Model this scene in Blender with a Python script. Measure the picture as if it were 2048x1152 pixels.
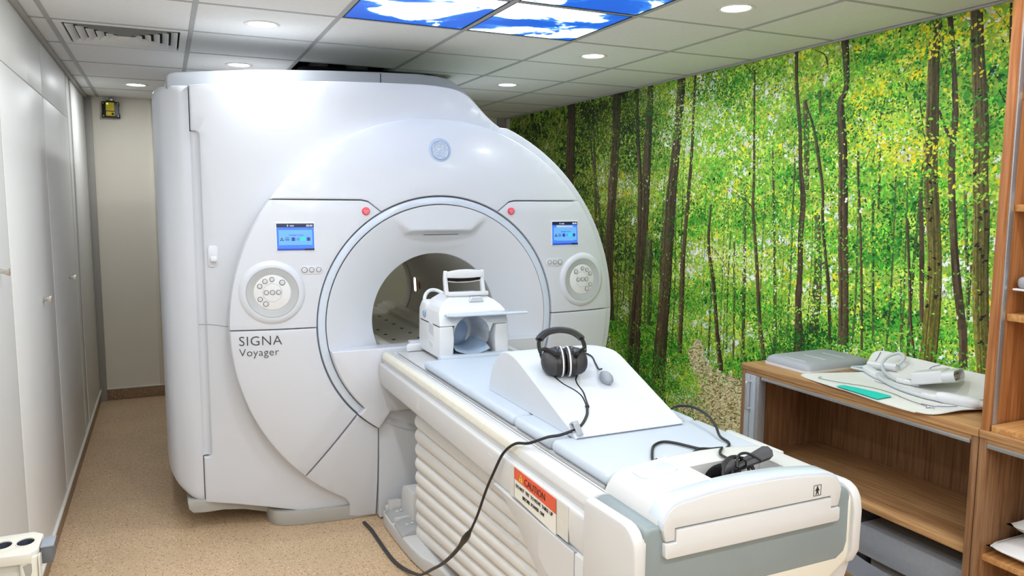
import bpy, bmesh, math, random
import numpy as np
from mathutils import Vector, Matrix
# ---------------------------------------------------------------- camera, light, exposure
for o in list(bpy.data.objects): bpy.data.objects.remove(o)
sc = bpy.context.scene
COL = sc.collection
PI = math.pi
cam_d = bpy.data.cameras.new('camera'); cam = bpy.data.objects.new('camera', cam_d); COL.objects.link(cam)
cam_d.sensor_width = 36.0; cam_d.lens = 36.0*1526.63/2048; cam_d.clip_start = 0.02
_yaw, _pit, _rol = 0.427134, -0.112685, 0.005088
_f = Vector((math.sin(_yaw)*math.cos(_pit), math.cos(_yaw)*math.cos(_pit), math.sin(_pit)))
_r = Vector((math.cos(_yaw), -math.sin(_yaw), 0)); _u = _r.cross(_f)
_r2 = _r*math.cos(_rol)+_u*math.sin(_rol); _u2 = -_r*math.sin(_rol)+_u*math.cos(_rol)
_m = Matrix((_r2, _u2, -_f)).transposed().to_4x4(); _m.translation = Vector((0, 0, 1.675))
cam.matrix_world = _m
sc.camera = cam
w = bpy.data.worlds.new('world'); sc.world = w; w.use_nodes = True
w.node_tree.nodes['Background'].inputs[0].default_value = (0.6, 0.65, 0.7, 1)
w.node_tree.nodes['Background'].inputs[1].default_value = 0.05
vs = sc.view_settings
vs.view_transform = 'Standard'; vs.look = 'None'; vs.gamma = 1.0; vs.use_curve_mapping = False
vs.exposure = 0.72
LAMP_W = 3.7          # watts of one recessed downlight
SKY_E = 0.72           # strength of the blue of a backlit sky panel (clouds transmit more)
# ---------------------------------------------------------------- helpers
def lin(c):
    return tuple(((x/255)/12.92 if x/255 <= .04045 else ((x/255+.055)/1.055)**2.4) for x in c)
def nt(name):
    m = bpy.data.materials.new(name); m.use_nodes = True
    t = m.node_tree; b = t.nodes['Principled BSDF']
    return m, t, b
def N(t, kind, **kw):
    n = t.nodes.new(kind)
    for k, v in kw.items(): setattr(n, k, v)
    return n
def mapped(t, scale, coord='Object'):
    tc = N(t, 'ShaderNodeTexCoord'); mp = N(t, 'ShaderNodeMapping')
    mp.inputs['Scale'].default_value = scale if isinstance(scale, tuple) else (scale,)*3
    t.links.new(tc.outputs[coord], mp.inputs['Vector']); return mp.outputs['Vector']
def ramp(t, fac, stops, interp='LINEAR'):
    r = N(t, 'ShaderNodeValToRGB'); cr = r.color_ramp; cr.interpolation = interp
    while len(cr.elements) < len(stops): cr.elements.new(0.5)
    for e, (p, c) in zip(cr.elements, stops): e.position = p; e.color = (*c, 1) if len(c) == 3 else c
    t.links.new(fac, r.inputs['Fac']); return r.outputs['Color']
def plain(name, rgb, rough=.4, metal=0., var=.03, scale=30., spec=.5, bump=0., coat=0., emit=0., trans=0., alpha=1.):
    """single-colour material with a fine procedural mottling"""
    m, t, b = nt(name); c = lin(rgb)
    nz = N(t, 'ShaderNodeTexNoise'); nz.inputs['Scale'].default_value = scale; nz.inputs['Detail'].default_value = 3
    t.links.new(mapped(t, 1.0), nz.inputs['Vector'])
    lo = tuple(x*(1-var) for x in c); hi = tuple(min(1, x*(1+var)) for x in c)
    t.links.new(ramp(t, nz.outputs['Fac'], [(.35, lo), (.65, hi)]), b.inputs['Base Color'])
    b.inputs['Roughness'].default_value = rough; b.inputs['Metallic'].default_value = metal
    b.inputs['Specular IOR Level'].default_value = spec
    if coat: b.inputs['Coat Weight'].default_value = coat; b.inputs['Coat Roughness'].default_value = .1
    if trans: b.inputs['Transmission Weight'].default_value = trans
    if bump:
        bp = N(t, 'ShaderNodeBump'); bp.inputs['Strength'].default_value = bump; bp.inputs['Distance'].default_value = .002
        t.links.new(nz.outputs['Fac'], bp.inputs['Height']); t.links.new(bp.outputs['Normal'], b.inputs['Normal'])
    if emit:
        b.inputs['Emission Color'].default_value = (*c, 1); b.inputs['Emission Strength'].default_value = emit
    return m
def wood(name, axis, a, b_, c_):
    m, t, b = nt(name)
    s = [38., 38., 38.]; s[axis] = 1.6
    v = mapped(t, tuple(s))
    n1 = N(t, 'ShaderNodeTexNoise'); n1.inputs['Scale'].default_value = 2.2; n1.inputs['Detail'].default_value = 5; n1.inputs['Distortion'].default_value = .6
    t.links.new(v, n1.inputs['Vector'])
    s2 = [9., 9., 9.]; s2[axis] = .7
    n2 = N(t, 'ShaderNodeTexNoise'); n2.inputs['Scale'].default_value = 1.1; n2.inputs['Detail'].default_value = 2
    t.links.new(mapped(t, tuple(s2)), n2.inputs['Vector'])
    mx = N(t, 'ShaderNodeMath', operation='ADD'); ml = N(t, 'ShaderNodeMath', operation='MULTIPLY'); ml.inputs[1].default_value = .35
    t.links.new(n2.outputs['Fac'], ml.inputs[0]); t.links.new(n1.outputs['Fac'], mx.inputs[0]); t.links.new(ml.outputs[0], mx.inputs[1])
    t.links.new(ramp(t, mx.outputs[0], [(.48, lin(a)), (.66, lin(b_)), (.86, lin(c_))]), b.inputs['Base Color'])
    b.inputs['Roughness'].default_value = .48
    bp = N(t, 'ShaderNodeBump'); bp.inputs['Strength'].default_value = .12; bp.inputs['Distance'].default_value = .001
    t.links.new(n1.outputs['Fac'], bp.inputs['Height']); t.links.new(bp.outputs['Normal'], b.inputs['Normal'])
    return m
def glow(name, rgb, strength):
    m, t, b = nt(name); c = lin(rgb)
    b.inputs['Base Color'].default_value = (*[x*.4 for x in c], 1); b.inputs['Roughness'].default_value = .25
    b.inputs['Emission Color'].default_value = (*c, 1); b.inputs['Emission Strength'].default_value = strength
    return m
def B(): return bmesh.new()
def box(bm, x0, x1, y0, y1, z0, z1):
    v = [bm.verts.new((x, y, z)) for x in (x0, x1) for y in (y0, y1) for z in (z0, z1)]
    fs = [(0, 1, 3, 2), (4, 6, 7, 5), (0, 4, 5, 1), (2, 3, 7, 6), (0, 2, 6, 4), (1, 5, 7, 3)]
    for f in fs: bm.faces.new([v[i] for i in f])
    return bm
def bevel(bm, wd, seg=2, ang=30, keep=None):
    bm.normal_update(); a = math.radians(ang)
    es = [e for e in bm.edges if len(e.link_faces) == 2 and e.calc_face_angle(0) > a and (keep is None or keep(e))]
    if es: bmesh.ops.bevel(bm, geom=es, offset=wd, segments=seg, profile=.5, affect='EDGES', clamp_overlap=True)
    return bm
def rbox(x0, x1, y0, y1, z0, z1, wd=.004, seg=2):
    return bevel(box(B(), x0, x1, y0, y1, z0, z1), wd, seg)
def prism(bm, pts, a, b, plane='xz'):
    """closed 2-D outline extruded from a to b along the third axis"""
    def P(p, h):
        return {'xz': (p[0], h, p[1]), 'yz': (h, p[0], p[1]), 'xy': (p[0], p[1], h)}[plane]
    A = [bm.verts.new(P(p, a)) for p in pts]; Bv = [bm.verts.new(P(p, b)) for p in pts]
    bm.faces.new(A); bm.faces.new(Bv[::-1]); n = len(pts)
    for i in range(n): bm.faces.new((A[i], Bv[i], Bv[(i+1) % n], A[(i+1) % n]))
    bmesh.ops.recalc_face_normals(bm, faces=bm.faces[:]); return bm
def arc(cx, cy, r, a0, a1, n=12):
    return [(cx+r*math.cos(math.radians(a0+(a1-a0)*i/n)), cy+r*math.sin(math.radians(a0+(a1-a0)*i/n))) for i in range(n+1)]
def rrect(x0, x1, y0, y1, r, n=5):
    return arc(x1-r, y1-r, r, 0, 90, n)+arc(x0+r, y1-r, r, 90, 180, n)+arc(x0+r, y0+r, r, 180, 270, n)+arc(x1-r, y0+r, r, 270, 360, n)
def cr(pts, n=8, closed=False):
    """Catmull-Rom through the points"""
    P = [np.array(p, float) for p in pts]; out = []; k = len(P)
    seg = k if closed else k-1
    for i in range(seg):
        p1 = P[i]; p2 = P[(i+1) % k]
        p0 = P[(i-1) % k] if (closed or i > 0) else 2*p1-p2
        p3 = P[(i+2) % k] if (closed or i+2 < k) else 2*p2-p1
        for j in range(n):
            s = j/n
            out.append(.5*((2*p1)+(p2-p0)*s+(2*p0-5*p1+4*p2-p3)*s*s+(3*p1-p0-3*p2+p3)*s**3))
    if not closed: out.append(P[-1])
    return [tuple(q) for q in out]
def tube(bm, pts, r, n=8, closed=False, cap=True, flat=1.0):
    P = [Vector(p) for p in pts]; k = len(P); R = r if isinstance(r, (list, tuple)) else [r]*k
    T = []
    for i in range(k):
        a = P[(i-1) % k] if (closed or i > 0) else P[0]; b = P[(i+1) % k] if (closed or i < k-1) else P[-1]
        T.append((b-a).normalized())
    up = Vector((0, 0, 1)) if abs(T[0].z) < .9 else Vector((1, 0, 0))
    nrm = (up-T[0]*up.dot(T[0])).normalized(); rings = []
    for i in range(k):
        nrm = (nrm-T[i]*nrm.dot(T[i])).normalized(); bn = T[i].cross(nrm)
        rings.append([bm.verts.new(P[i]+(nrm*math.cos(2*PI*j/n)*flat+bn*math.sin(2*PI*j/n))*R[i]) for j in range(n)])
    for i in range(k if closed else k-1):
        a = rings[i]; b = rings[(i+1) % k]
        for j in range(n): bm.faces.new((a[j], a[(j+1) % n], b[(j+1) % n], b[j]))
    if cap and not closed: bm.faces.new(rings[0][::-1]); bm.faces.new(rings[-1])
    return bm
def lathe(bm, prof, cen, axis='z', n=32, a0=0, a1=360, sx=1., sy=1.):
    """profile of (radius, height) turned about an axis through cen"""
    full = abs(a1-a0) >= 360; k = n if full else n+1; rings = []
    for r, hgt in prof:
        ring = []
        for j in range(k):
            t = math.radians(a0+(a1-a0)*j/n); u, v = r*math.cos(t)*sx, r*math.sin(t)*sy
            p = {'z': (u, v, hgt), 'y': (u, hgt, v), 'x': (hgt, u, v)}[axis]
            ring.append(bm.verts.new((p[0]+cen[0], p[1]+cen[1], p[2]+cen[2])))
        rings.append(ring)
    for i in range(len(prof)-1):
        for j in range(n if full else n):
            a, b, c, d = rings[i][j], rings[i][(j+1) % k], rings[i+1][(j+1) % k], rings[i+1][j]
            bm.faces.new((a, b, c, d))
    bmesh.ops.remove_doubles(bm, verts=bm.verts[:], dist=1e-6)
    return bm
def grid(bm, P, closed_u=False):
    V = [[bm.verts.new(p) for p in row] for row in P]; nu = len(V)
    for i in range(nu if closed_u else nu-1):
        for j in range(len(V[0])-1):
            bm.faces.new((V[i][j], V[(i+1) % nu][j], V[(i+1) % nu][j+1], V[i][j+1]))
    return bm
def merge(bm, other):
    me = bpy.data.meshes.new('tmp'); other.to_mesh(me); bm.from_mesh(me); bpy.data.meshes.remove(me); other.free(); return bm
def xform(bm, M):
    bmesh.ops.transform(bm, matrix=M, verts=bm.verts[:]); return bm
def obj(name, bm, mat, parent=None, smooth=35, recalc=True):
    if recalc: bmesh.ops.recalc_face_normals(bm, faces=bm.faces[:])
    bm.normal_update(); a = math.radians(smooth)
    for f in bm.faces: f.smooth = True
    for e in bm.edges:
        if len(e.link_faces) != 2 or e.calc_face_angle(0) > a: e.smooth = False
    me = bpy.data.meshes.new(name); bm.to_mesh(me); bm.free()
    o = bpy.data.objects.new(name, me); COL.objects.link(o)
    if mat: me.materials.append(mat)
    if parent is not None: attach(o, parent)
    return o
def attach(o, parent):
    o.parent = parent
    base = parent
    loc = Vector(base.location)
    if base.parent is not None: loc = Vector((0, 0, 0)) if base.type == 'MESH' else loc
    o.matrix_parent_inverse = Matrix.Translation(-loc) if base.type == 'EMPTY' else Matrix.Identity(4)
def thing(name, label, cat, loc=(0, 0, 0), group=None):
    o = bpy.data.objects.new(name, None); COL.objects.link(o); o.location = loc; o.empty_display_size = .05
    return tag(o, label, cat, group)
def tag(o, label, cat, group=None):
    o['label'] = label; o['category'] = cat
    if group: o['group'] = group
    return o
def struct(o, label=None):
    o['kind'] = 'structure'
    if label: o['label'] = label
    return o
def dup(root, delta):
    """copy of a thing with its parts and sub-parts, moved by delta"""
    r = root.copy(); COL.objects.link(r)
    r.location = Vector(root.location)+Vector(delta)
    for ch in list(root.children):
        c = ch.copy(); COL.objects.link(c); c.parent = r
        for g in list(ch.children):
            d = g.copy(); COL.objects.link(d); d.parent = c
    return r
def text_bm(s, size, M, thin=0., depth=.0006, align='LEFT', spacing=1.0):
    cu = bpy.data.curves.new('txt', 'FONT'); cu.body = s; cu.size = size; cu.extrude = depth; cu.offset = thin
    cu.align_x = align; cu.space_character = spacing; cu.resolution_u = 3
    o = bpy.data.objects.new('txt', cu); COL.objects.link(o); bpy.context.view_layer.update()
    me = bpy.data.meshes.new_from_object(o.evaluated_get(bpy.context.evaluated_depsgraph_get()))
    bpy.data.objects.remove(o); bpy.data.curves.remove(cu)
    bm = B(); bm.from_mesh(me); bpy.data.meshes.remove(me); xform(bm, M); return bm
def frame(origin, xd, yd):
    """matrix taking local x,y,z to world with given x and y directions"""
    x = Vector(xd).normalized(); y = Vector(yd).normalized(); z = x.cross(y)
    M = Matrix((x, y, z)).transposed().to_4x4(); M.translation = Vector(origin); return M
# ---------------------------------------------------------------- materials
WHITE = plain('white_gantry_plastic', (213, 217, 225), .30, var=.008, scale=3, coat=.08)
WHITE2 = plain('white_table_plastic', (210, 211, 212), .38, var=.01, scale=4)
CREAM = plain('cream_white_plastic', (228, 226, 214), .45, var=.015, scale=6)
RINGW = plain('pale_blue_ring_plastic', (208, 219, 234), .22, var=.008, scale=3, coat=.4)
GREYCAP = plain('light_grey_cap_plastic', (156, 161, 168), .4, var=.01, scale=5)
GREYSK = plain('warm_grey_skirt_plastic', (176, 175, 170), .5, var=.015, scale=8)
GREYT = plain('grey_green_table_plastic', (134, 146, 149), .4, var=.012, scale=8)
SEAM = plain('soft_grey_panel_seam', (156, 160, 166), .7, var=.03)
GAP = plain('dark_gap', (38, 40, 44), .8, var=.05)
BORE = plain('bore_liner', (206, 203, 196), .42, var=.012, scale=5)
PAD = plain('pale_blue_grey_vinyl', (190, 201, 214), .5, var=.012, scale=9, bump=.03)
PADG = plain('grey_vinyl_pad', (164, 168, 176), .55, var=.015, scale=12, bump=.03)
FOAM = plain('grey_foam_block', (150, 153, 158), .75, var=.03, scale=60, bump=.1)
BLACK = plain('black_plastic', (22, 22, 24), .35, var=.1, scale=20)
BLACKM = plain('soft_black_cup_plastic', (52, 52, 56), .5, var=.05, scale=30)
BLACKL = plain('black_padded_leather', (16, 16, 17), .25, var=.2, scale=240, bump=1.0)
RUBBER = plain('black_cable_rubber', (20, 20, 21), .45, var=.1, scale=60)
SLEEVE = plain('grey_braided_sleeve', (62, 62, 66), .6, var=.25, scale=300, bump=.5)
WHITEP = plain('pure_white_plastic', (228, 229, 231), .35, var=.008)
GREYB = plain('grey_bulb_rubber', (150, 158, 170), .5, var=.02, scale=20)
GREYCL = plain('grey_clip_plastic', (170, 176, 186), .45, var=.02)
ALU = plain('brushed_aluminium', (188, 192, 198), .35, metal=.7, var=.03, scale=80)
STEEL = plain('brushed_steel', (190, 188, 182), .25, metal=1., var=.05, scale=60)
WALLW = plain('white_laminate_panel', (234, 234, 233), .42, var=.008, scale=2)
WALLB = plain('cream_wall_paint', (238, 232, 219), .6, var=.012, scale=4)
CEILM = plain('ceiling_tile_white', (236, 237, 236), .85, var=.015, scale=40, bump=.05)
BARM = plain('ceiling_grid_grey', (176, 178, 178), .6, var=.02)
VOID = plain('dark_ceiling_void', (14, 14, 15), .9, var=.05)
GREYTR = plain('grey_corner_trim', (170, 168, 162), .5, var=.02)
WHITETR = plain('white_trim', (236, 233, 226), .4, var=.01)
RED = plain('red_button_plastic', (232, 62, 84), .4, var=.02)
TEAL = plain('teal_tape', (20, 205, 190), .5, var=.02)
ORANGE = plain('orange_label_print', (222, 92, 60), .55, var=.03, scale=10)
YELL = plain('yellow_label_print', (228, 204, 50), .55, var=.03)
LABELW = plain('white_label_paper', (230, 229, 220), .55, var=.015, scale=20)
TAPE = plain('aged_clear_tape', (220, 217, 203), .4, var=.03, scale=40)
INK = plain('dark_grey_ink', (58, 62, 68), .6, var=.02)
INKB = plain('black_ink', (20, 20, 22), .6, var=.02)
PURPLE = plain('purple_pen_line', (96, 84, 150), .6, var=.02)
BLUEL = plain('pale_blue_logo', (150, 178, 214), .4, var=.02)
COILW = plain('coil_white_plastic', (222, 225, 228), .35, var=.008, scale=6)
COILG = plain('coil_light_grey_plastic', (200, 206, 212), .4, var=.01, scale=6)
COILB = plain('coil_blue_grey_cushion', (168, 190, 216), .5, var=.03, scale=14)
CLOTH = plain('white_flexible_coil_fabric', (226, 227, 224), .65, var=.012, scale=14, bump=.08)
PILLOW = plain('off_white_pillow_vinyl', (222, 221, 220), .5, var=.015, scale=14, bump=.06)
OAKY = wood('oak_grain_along_y_lit', 1, (150, 108, 68), (174, 131, 87), (194, 153, 105))  # oak lightened to carry the lamplight on the cabinet top
OAKZ = wood('oak_grain_along_z_shaded', 2, (112, 78, 52), (136, 98, 66), (156, 118, 84))  # same oak darkened to carry the shade inside the cabinets
OAKX = wood('oak_grain_along_x', 0, (176, 122, 68), (196, 142, 86), (212, 162, 104))
OAKR = wood('warm_oak_vertical', 2, (142, 88, 48), (164, 106, 60), (182, 126, 78))
CLEAR, _t, _b = nt('clear_plastic')
_b.inputs['Base Color'].default_value = (.93, .95, .97, 1); _b.inputs['Roughness'].default_value = .12; _b.inputs['Alpha'].default_value = .42
_nz = N(_t, 'ShaderNodeTexNoise'); _nz.inputs['Scale'].default_value = 4
_t.links.new(ramp(_t, _nz.outputs['Fac'], [(.3, (.86, .9, .95)), (.7, (.96, .97, .99))]), _b.inputs['Base Color'])
# speckled vinyl floor
def vinyl(name, base, amount, seed):
    m, t, b = nt(name)
    v = mapped(t, 1.0)
    nz = N(t, 'ShaderNodeTexNoise'); nz.inputs['Scale'].default_value = 3; nz.inputs['Detail'].default_value = 4; t.links.new(v, nz.inputs['Vector'])
    bc = ramp(t, nz.outputs['Fac'], [(.3, tuple(x*.93 for x in lin(base))), (.7, tuple(min(1, x*1.06) for x in lin(base)))])
    prev = bc
    for k, (s, th, col) in enumerate(((105, .17, (84, 66, 48)), (85, .15, (244, 232, 208)), (150, .16, (150, 118, 86)))):
        vo = N(t, 'ShaderNodeTexVoronoi'); vo.inputs['Scale'].default_value = s; t.links.new(v, vo.inputs['Vector'])
        wn = N(t, 'ShaderNodeTexNoise'); wn.inputs['Scale'].default_value = 60+17*k+seed; t.links.new(v, wn.inputs['Vector'])
        lt = N(t, 'ShaderNodeMath', operation='LESS_THAN'); lt.inputs[1].default_value = th*1.9
        gt = N(t, 'ShaderNodeMath', operation='GREATER_THAN'); gt.inputs[1].default_value = .52
        mu = N(t, 'ShaderNodeMath', operation='MULTIPLY'); t.links.new(vo.outputs['Distance'], lt.inputs[0]); t.links.new(wn.outputs['Fac'], gt.inputs[0])
        t.links.new(lt.outputs[0], mu.inputs[0]); t.links.new(gt.outputs[0], mu.inputs[1])
        m2 = N(t, 'ShaderNodeMath', operation='MULTIPLY'); m2.inputs[1].default_value = amount; t.links.new(mu.outputs[0], m2.inputs[0])
        mx = N(t, 'ShaderNodeMix', data_type='RGBA'); t.links.new(m2.outputs[0], mx.inputs['Factor'])
        t.links.new(prev, mx.inputs['A']); mx.inputs['B'].default_value = (*lin(col), 1); prev = mx.outputs['Result']
    t.links.new(prev, b.inputs['Base Color']); b.inputs['Roughness'].default_value = .42
    return m
VINYL = vinyl('speckled_beige_vinyl', (212, 182, 146), .8, 0)
VINYLB = vinyl('speckled_brown_skirting_vinyl', (152, 124, 98), .55, 5)
# ---------------------------------------------------------------- room shell
XL, XR, YB, YF, H = -.54, 3.155, 7.10, -1.3, 2.5
struct(obj('floor', box(B(), XL-.1, XR+.1, YF-.1, YB+.1, -.05, 0), VINYL), 'beige speckled vinyl floor')
struct(obj('wall_left', box(B(), XL-.2, XL-.1, YF-.1, YB+.1, 0, 2.75), WALLB), 'wall behind the white cupboard fronts')
struct(obj('wall_back', box(B(), XL-.1, XR+.1, YB, YB+.1, 0, 2.75), WALLB), 'cream back wall behind the scanner')
struct(obj('wall_right', box(B(), XR, XR+.1, YF-.1, YB+.1, 0, 2.75), WALLB), 'right wall carrying the forest mural')
struct(obj('wall_front', box(B(), XL-.1, XR+.1, YF-.1, YF, 0, 2.75), WALLW), 'wall behind the camera')
struct(obj('trim_1', bevel(box(B(), XL-.02, XL+.05, YB-.03, YB, .0, H), .004), GREYTR), 'grey vertical corner trim by the back wall')
struct(obj('trim_2', bevel(box(B(), -.085, -.055, YB-.012, YB, .1, H), .003), WALLB), 'cream vertical joint strip on the back wall')
struct(obj('trim_3', bevel(box(B(), XR-.1, XR-.01, YB-.02, YB, .0, H), .004), GREYTR), 'grey vertical trim at the right back corner')
struct(obj('trim_4', bevel(box(B(), XR-.016, XR, YF, YB, H-.012, H-.002), .002), BARM), 'thin grey ceiling angle above the mural')
struct(obj('trim_5', bevel(box(B(), XL-.03, XL+.022, YF, YB, H-.02, H-.002), .002), GREYTR), 'grey ceiling edge trim above the cupboards')
struct(obj('baseboard_left', bevel(box(B(), XL-.03, XL+.004, YF, YB, 0, .088), .003), VINYLB), 'brown speckled skirting under the cupboards')
struct(obj('baseboard_back', bevel(box(B(), XL+.004, XR, YB-.012, YB, 0, .092), .003), VINYLB), 'brown speckled skirting on the back wall')
struct(obj('trim_6', bevel(box(B(), XL-.03, XL+.012, YF, YB, .088, .102), .002), WHITETR), 'thin white strip above the left skirting')
struct(obj('trim_7', bevel(box(B(), XL+.012, XR, YB-.016, YB, .092, .102), .002), WHITETR), 'thin white strip above the back skirting')
# --- left run of full-height cupboard fronts: each unit a thing with its doors
def cupboard(y0, y1, label, knob=None, split=2.2, near=False):
    t = thing('built_in_cupboard', label, 'cupboard', (XL-.015, (y0+y1)/2, .102), 'white cupboard fronts along the left wall')
    obj('carcass', box(B(), XL-.03, XL-.022, y0+.002, y1-.002, .104, H-.004), GAP, t)
    if split:
        d = obj('door', rbox(XL-.022, XL, y0+.003, y1-.003, .104, split-.002, .0015), WALLW, t)
        obj('top_panel', rbox(XL-.022, XL, y0+.003, y1-.003, split+.002, H-.022, .0015), WALLW, t)
    else:
        d = obj('door', rbox(XL-.022, XL, y0+.003, y1-.003, .104, H-.022, .0015), WALLW, t)
    if knob:
        ky, kz = knob
        bm = B()
        for s in (-1, 1):   # flat flared pull of two cheeks
            prism(bm, [(XL, kz-.010), (XL+.012, kz-.006), (XL+.034, kz-.016), (XL+.034, kz+.016), (XL+.012, kz+.006), (XL, kz+.010)], ky+s*.012-.004, ky+s*.012+.004)
        box(bm, XL+.004, XL+.012, ky-.014, ky+.014, kz-.006, kz+.006)
        obj('knob', bevel(bm, .0015), STEEL, d)
    return t
cupboard(1.9, 3.43, 'white tall cupboard front nearest the camera at the left edge', (3.2, 1.42), None)
cupboard(3.46, 4.64, 'white cupboard front carrying the nearer metal door knob', (4.22, 1.2))
cupboard(4.65, 5.77, 'white cupboard front carrying the farther metal door knob', (5.36, 1.2))
cupboard(6.06, 7.05, 'plain white panel at the far end of the cupboard wall', None, None)
obj_ = cupboard(.3, 1.87, 'white tall cupboard front beside the camera', None, None)
struct(obj('trim_8', bevel(box(B(), XL-.03, XL-.004, 3.432, 3.458, .104, H-.02), .002), GREYTR), 'grey vertical strip between the near cupboard fronts')
struct(obj('trim_9', bevel(box(B(), XL-.03, XL-.006, 5.772, 5.83, .104, H-.02), .004), GREYTR), 'grey vertical sliding track by the far cupboard')
struct(obj('trim_10', bevel(box(B(), XL-.03, XL-.006, 5.98, 6.058, .104, H-.02), .004), GREYTR), 'second grey vertical track by the far cupboard')
struct(obj('trim_11', bevel(box(B(), XL-.03, XL-.003, 5.832, 5.978, .104, H-.02), .002), WALLW), 'narrow white filler between two grey tracks')
# --- ceiling: tiles and bars hung below a dark void
ceil = struct(obj('ceiling', box(B(), XL-.1, XR+.1, YF-.1, YB+.1, 2.72, 2.76), VOID), 'suspended ceiling of white tiles in a grey grid')
GX = [-.445+.6*k for k in range(-1, 7)]; GX[0] = XL; GX[-1] = XR
GX = [XL, -.445, .16, .76, 1.36, 1.96, 2.565, XR]
GY = [3.573+.598*k for k in range(-8, 6)]; GY = [YF]+GY+[YB]
SKY = {(3, 3.573-.598), (4, 3.573-.598), (3, 3.573-1.196), (4, 3.573-1.196)}
def is_sky(i, y0): return any(i == a and abs(y0-b) < .05 for a, b in SKY)
LIGHTS = [(.46, y) for y in (-.91, .285, 1.48, 2.676, 3.872, 5.068)]+[(2.262, y) for y in (-.91, .285, 1.48, 2.676, 3.872, 5.068)]+[(-.142, 6.264), (-.142, 2.676), (-.142, 1.48), (-.142, .285)]+[(1.36-.6+.3, y) for y in (-.91, .285)]+[(1.66, y) for y in (-.91, .285)]  # cupboard-side lamps near the camera and centre pairs: unseen, added for fill light
VENT = (1, 4.171)
def holed_tile(x0, x1, y0, y1, cx, cy, r):
    bm = B(); n = 32
    A = [bm.verts.new((cx+r*math.cos(2*PI*j/n), cy+r*math.sin(2*PI*j/n), 2.5)) for j in range(n)]
    def edge(t):
        c, s = math.cos(t), math.sin(t); k = []
        if c: k.append(((x1 if c > 0 else x0)-cx)/c)
        if s: k.append(((y1 if s > 0 else y0)-cy)/s)
        m = min(q for q in k if q > 0); return (cx+c*m, cy+s*m, 2.5)
    angs = [2*PI*j/n for j in range(n)]
    Bo = [bm.verts.new(edge(a)) for a in angs]
    C2 = [bm.verts.new((v.co.x, v.co.y, 2.512)) for v in A]
    for j in range(n):
        bm.faces.new((A[j], A[(j+1) % n], Bo[(j+1) % n], Bo[j])); bm.faces.new((A[j], C2[j], C2[(j+1) % n], A[(j+1) % n]))
    return bm
for i in range(7):
    for j in range(len(GY)-1):
        x0, x1, y0, y1 = GX[i]+.009, GX[i+1]-.009, GY[j]+.009, GY[j+1]-.009
        if is_sky(i, GY[j]) or (i == VENT[0] and abs(GY[j]-VENT[1]) < .05): continue
        if i == 3 and abs(GY[j]-4.769) < .05: continue          # opening over the magnet
        lt = [l for l in LIGHTS if x0 < l[0] < x1 and y0 < l[1] < y1]
        if lt:
            obj('ceiling_tile', holed_tile(x0, x1, y0, y1, lt[0][0], lt[0][1], .072), CEILM, ceil, recalc=False)
        else:
            obj('ceiling_tile', bevel(box(B(), x0, x1, y0, y1, 2.5, 2.515), .002, 1), CEILM, ceil)
for x in GX[1:-1]: obj('grid_bar', bevel(box(B(), x-.011, x+.011, YF, YB, 2.4965, 2.53), .001, 1), BARM, ceil)
for y in GY[1:-1]:
    for i in range(7): obj('grid_bar', bevel(box(B(), GX[i]+.011, GX[i+1]-.011, y-.009, y+.009, 2.498, 2.528), .001, 1), BARM, ceil)
# --- recessed downlights
LENS = glow('downlight_lens', (255, 250, 240), 14.0)
RIMM = plain('white_downlight_rim', (226, 226, 224), .4)
where = {(.46, 3.872): 'round recessed downlight above the left front of the scanner', (.46, 5.068): 'round recessed downlight just behind the scanner top on the left',
         (-.142, 6.264): 'round recessed downlight over the far left aisle', (2.262, 2.676): 'round recessed downlight nearest the mural at the top of the photo',
         (2.262, 3.872): 'middle round downlight of the row beside the mural', (2.262, 5.068): 'farthest round downlight in the row beside the mural'}
for (x, y) in LIGHTS:
    lab = where.get((x, y)) or 'round recessed downlight %s, %s the camera' % ({-.142: 'added unseen as fill close to the cupboards', .46: 'left of the room middle', 2.262: 'in the mural side row', 1.06: 'added unseen as fill left of the centre pair', 1.66: 'added unseen as fill right of the centre pair'}[round(x, 3)], {-.91: 'by the wall farthest behind', .285: 'just overhead of', 1.48: 'a step ahead of', 2.676: 'two tiles ahead of'}[round(y, 3)])
    t = thing('recessed_downlight', lab, 'downlight', (x, y, 2.5), 'recessed ceiling downlights')
    obj('rim', lathe(B(), [(.060, 2.506), (.062, 2.4985), (.072, 2.4945), (.081, 2.496), (.0825, 2.4995)], (x, y, 0), n=40), RIMM, t)
    obj('lens', lathe(B(), [(0, 2.5075), (.03, 2.507), (.061, 2.506)], (x, y, 0), n=32), LENS, t)
    ld = bpy.data.lights.new('downlight_lamp', 'AREA'); ld.shape = 'DISK'; ld.size = .11; ld.energy = LAMP_W; ld.color = (.93, .97, 1.0); ld.spread = math.radians(180)
    lo = bpy.data.objects.new('downlight_lamp', ld); COL.objects.link(lo); lo.location = (x, y, 2.4955); attach(lo, t)
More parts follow.
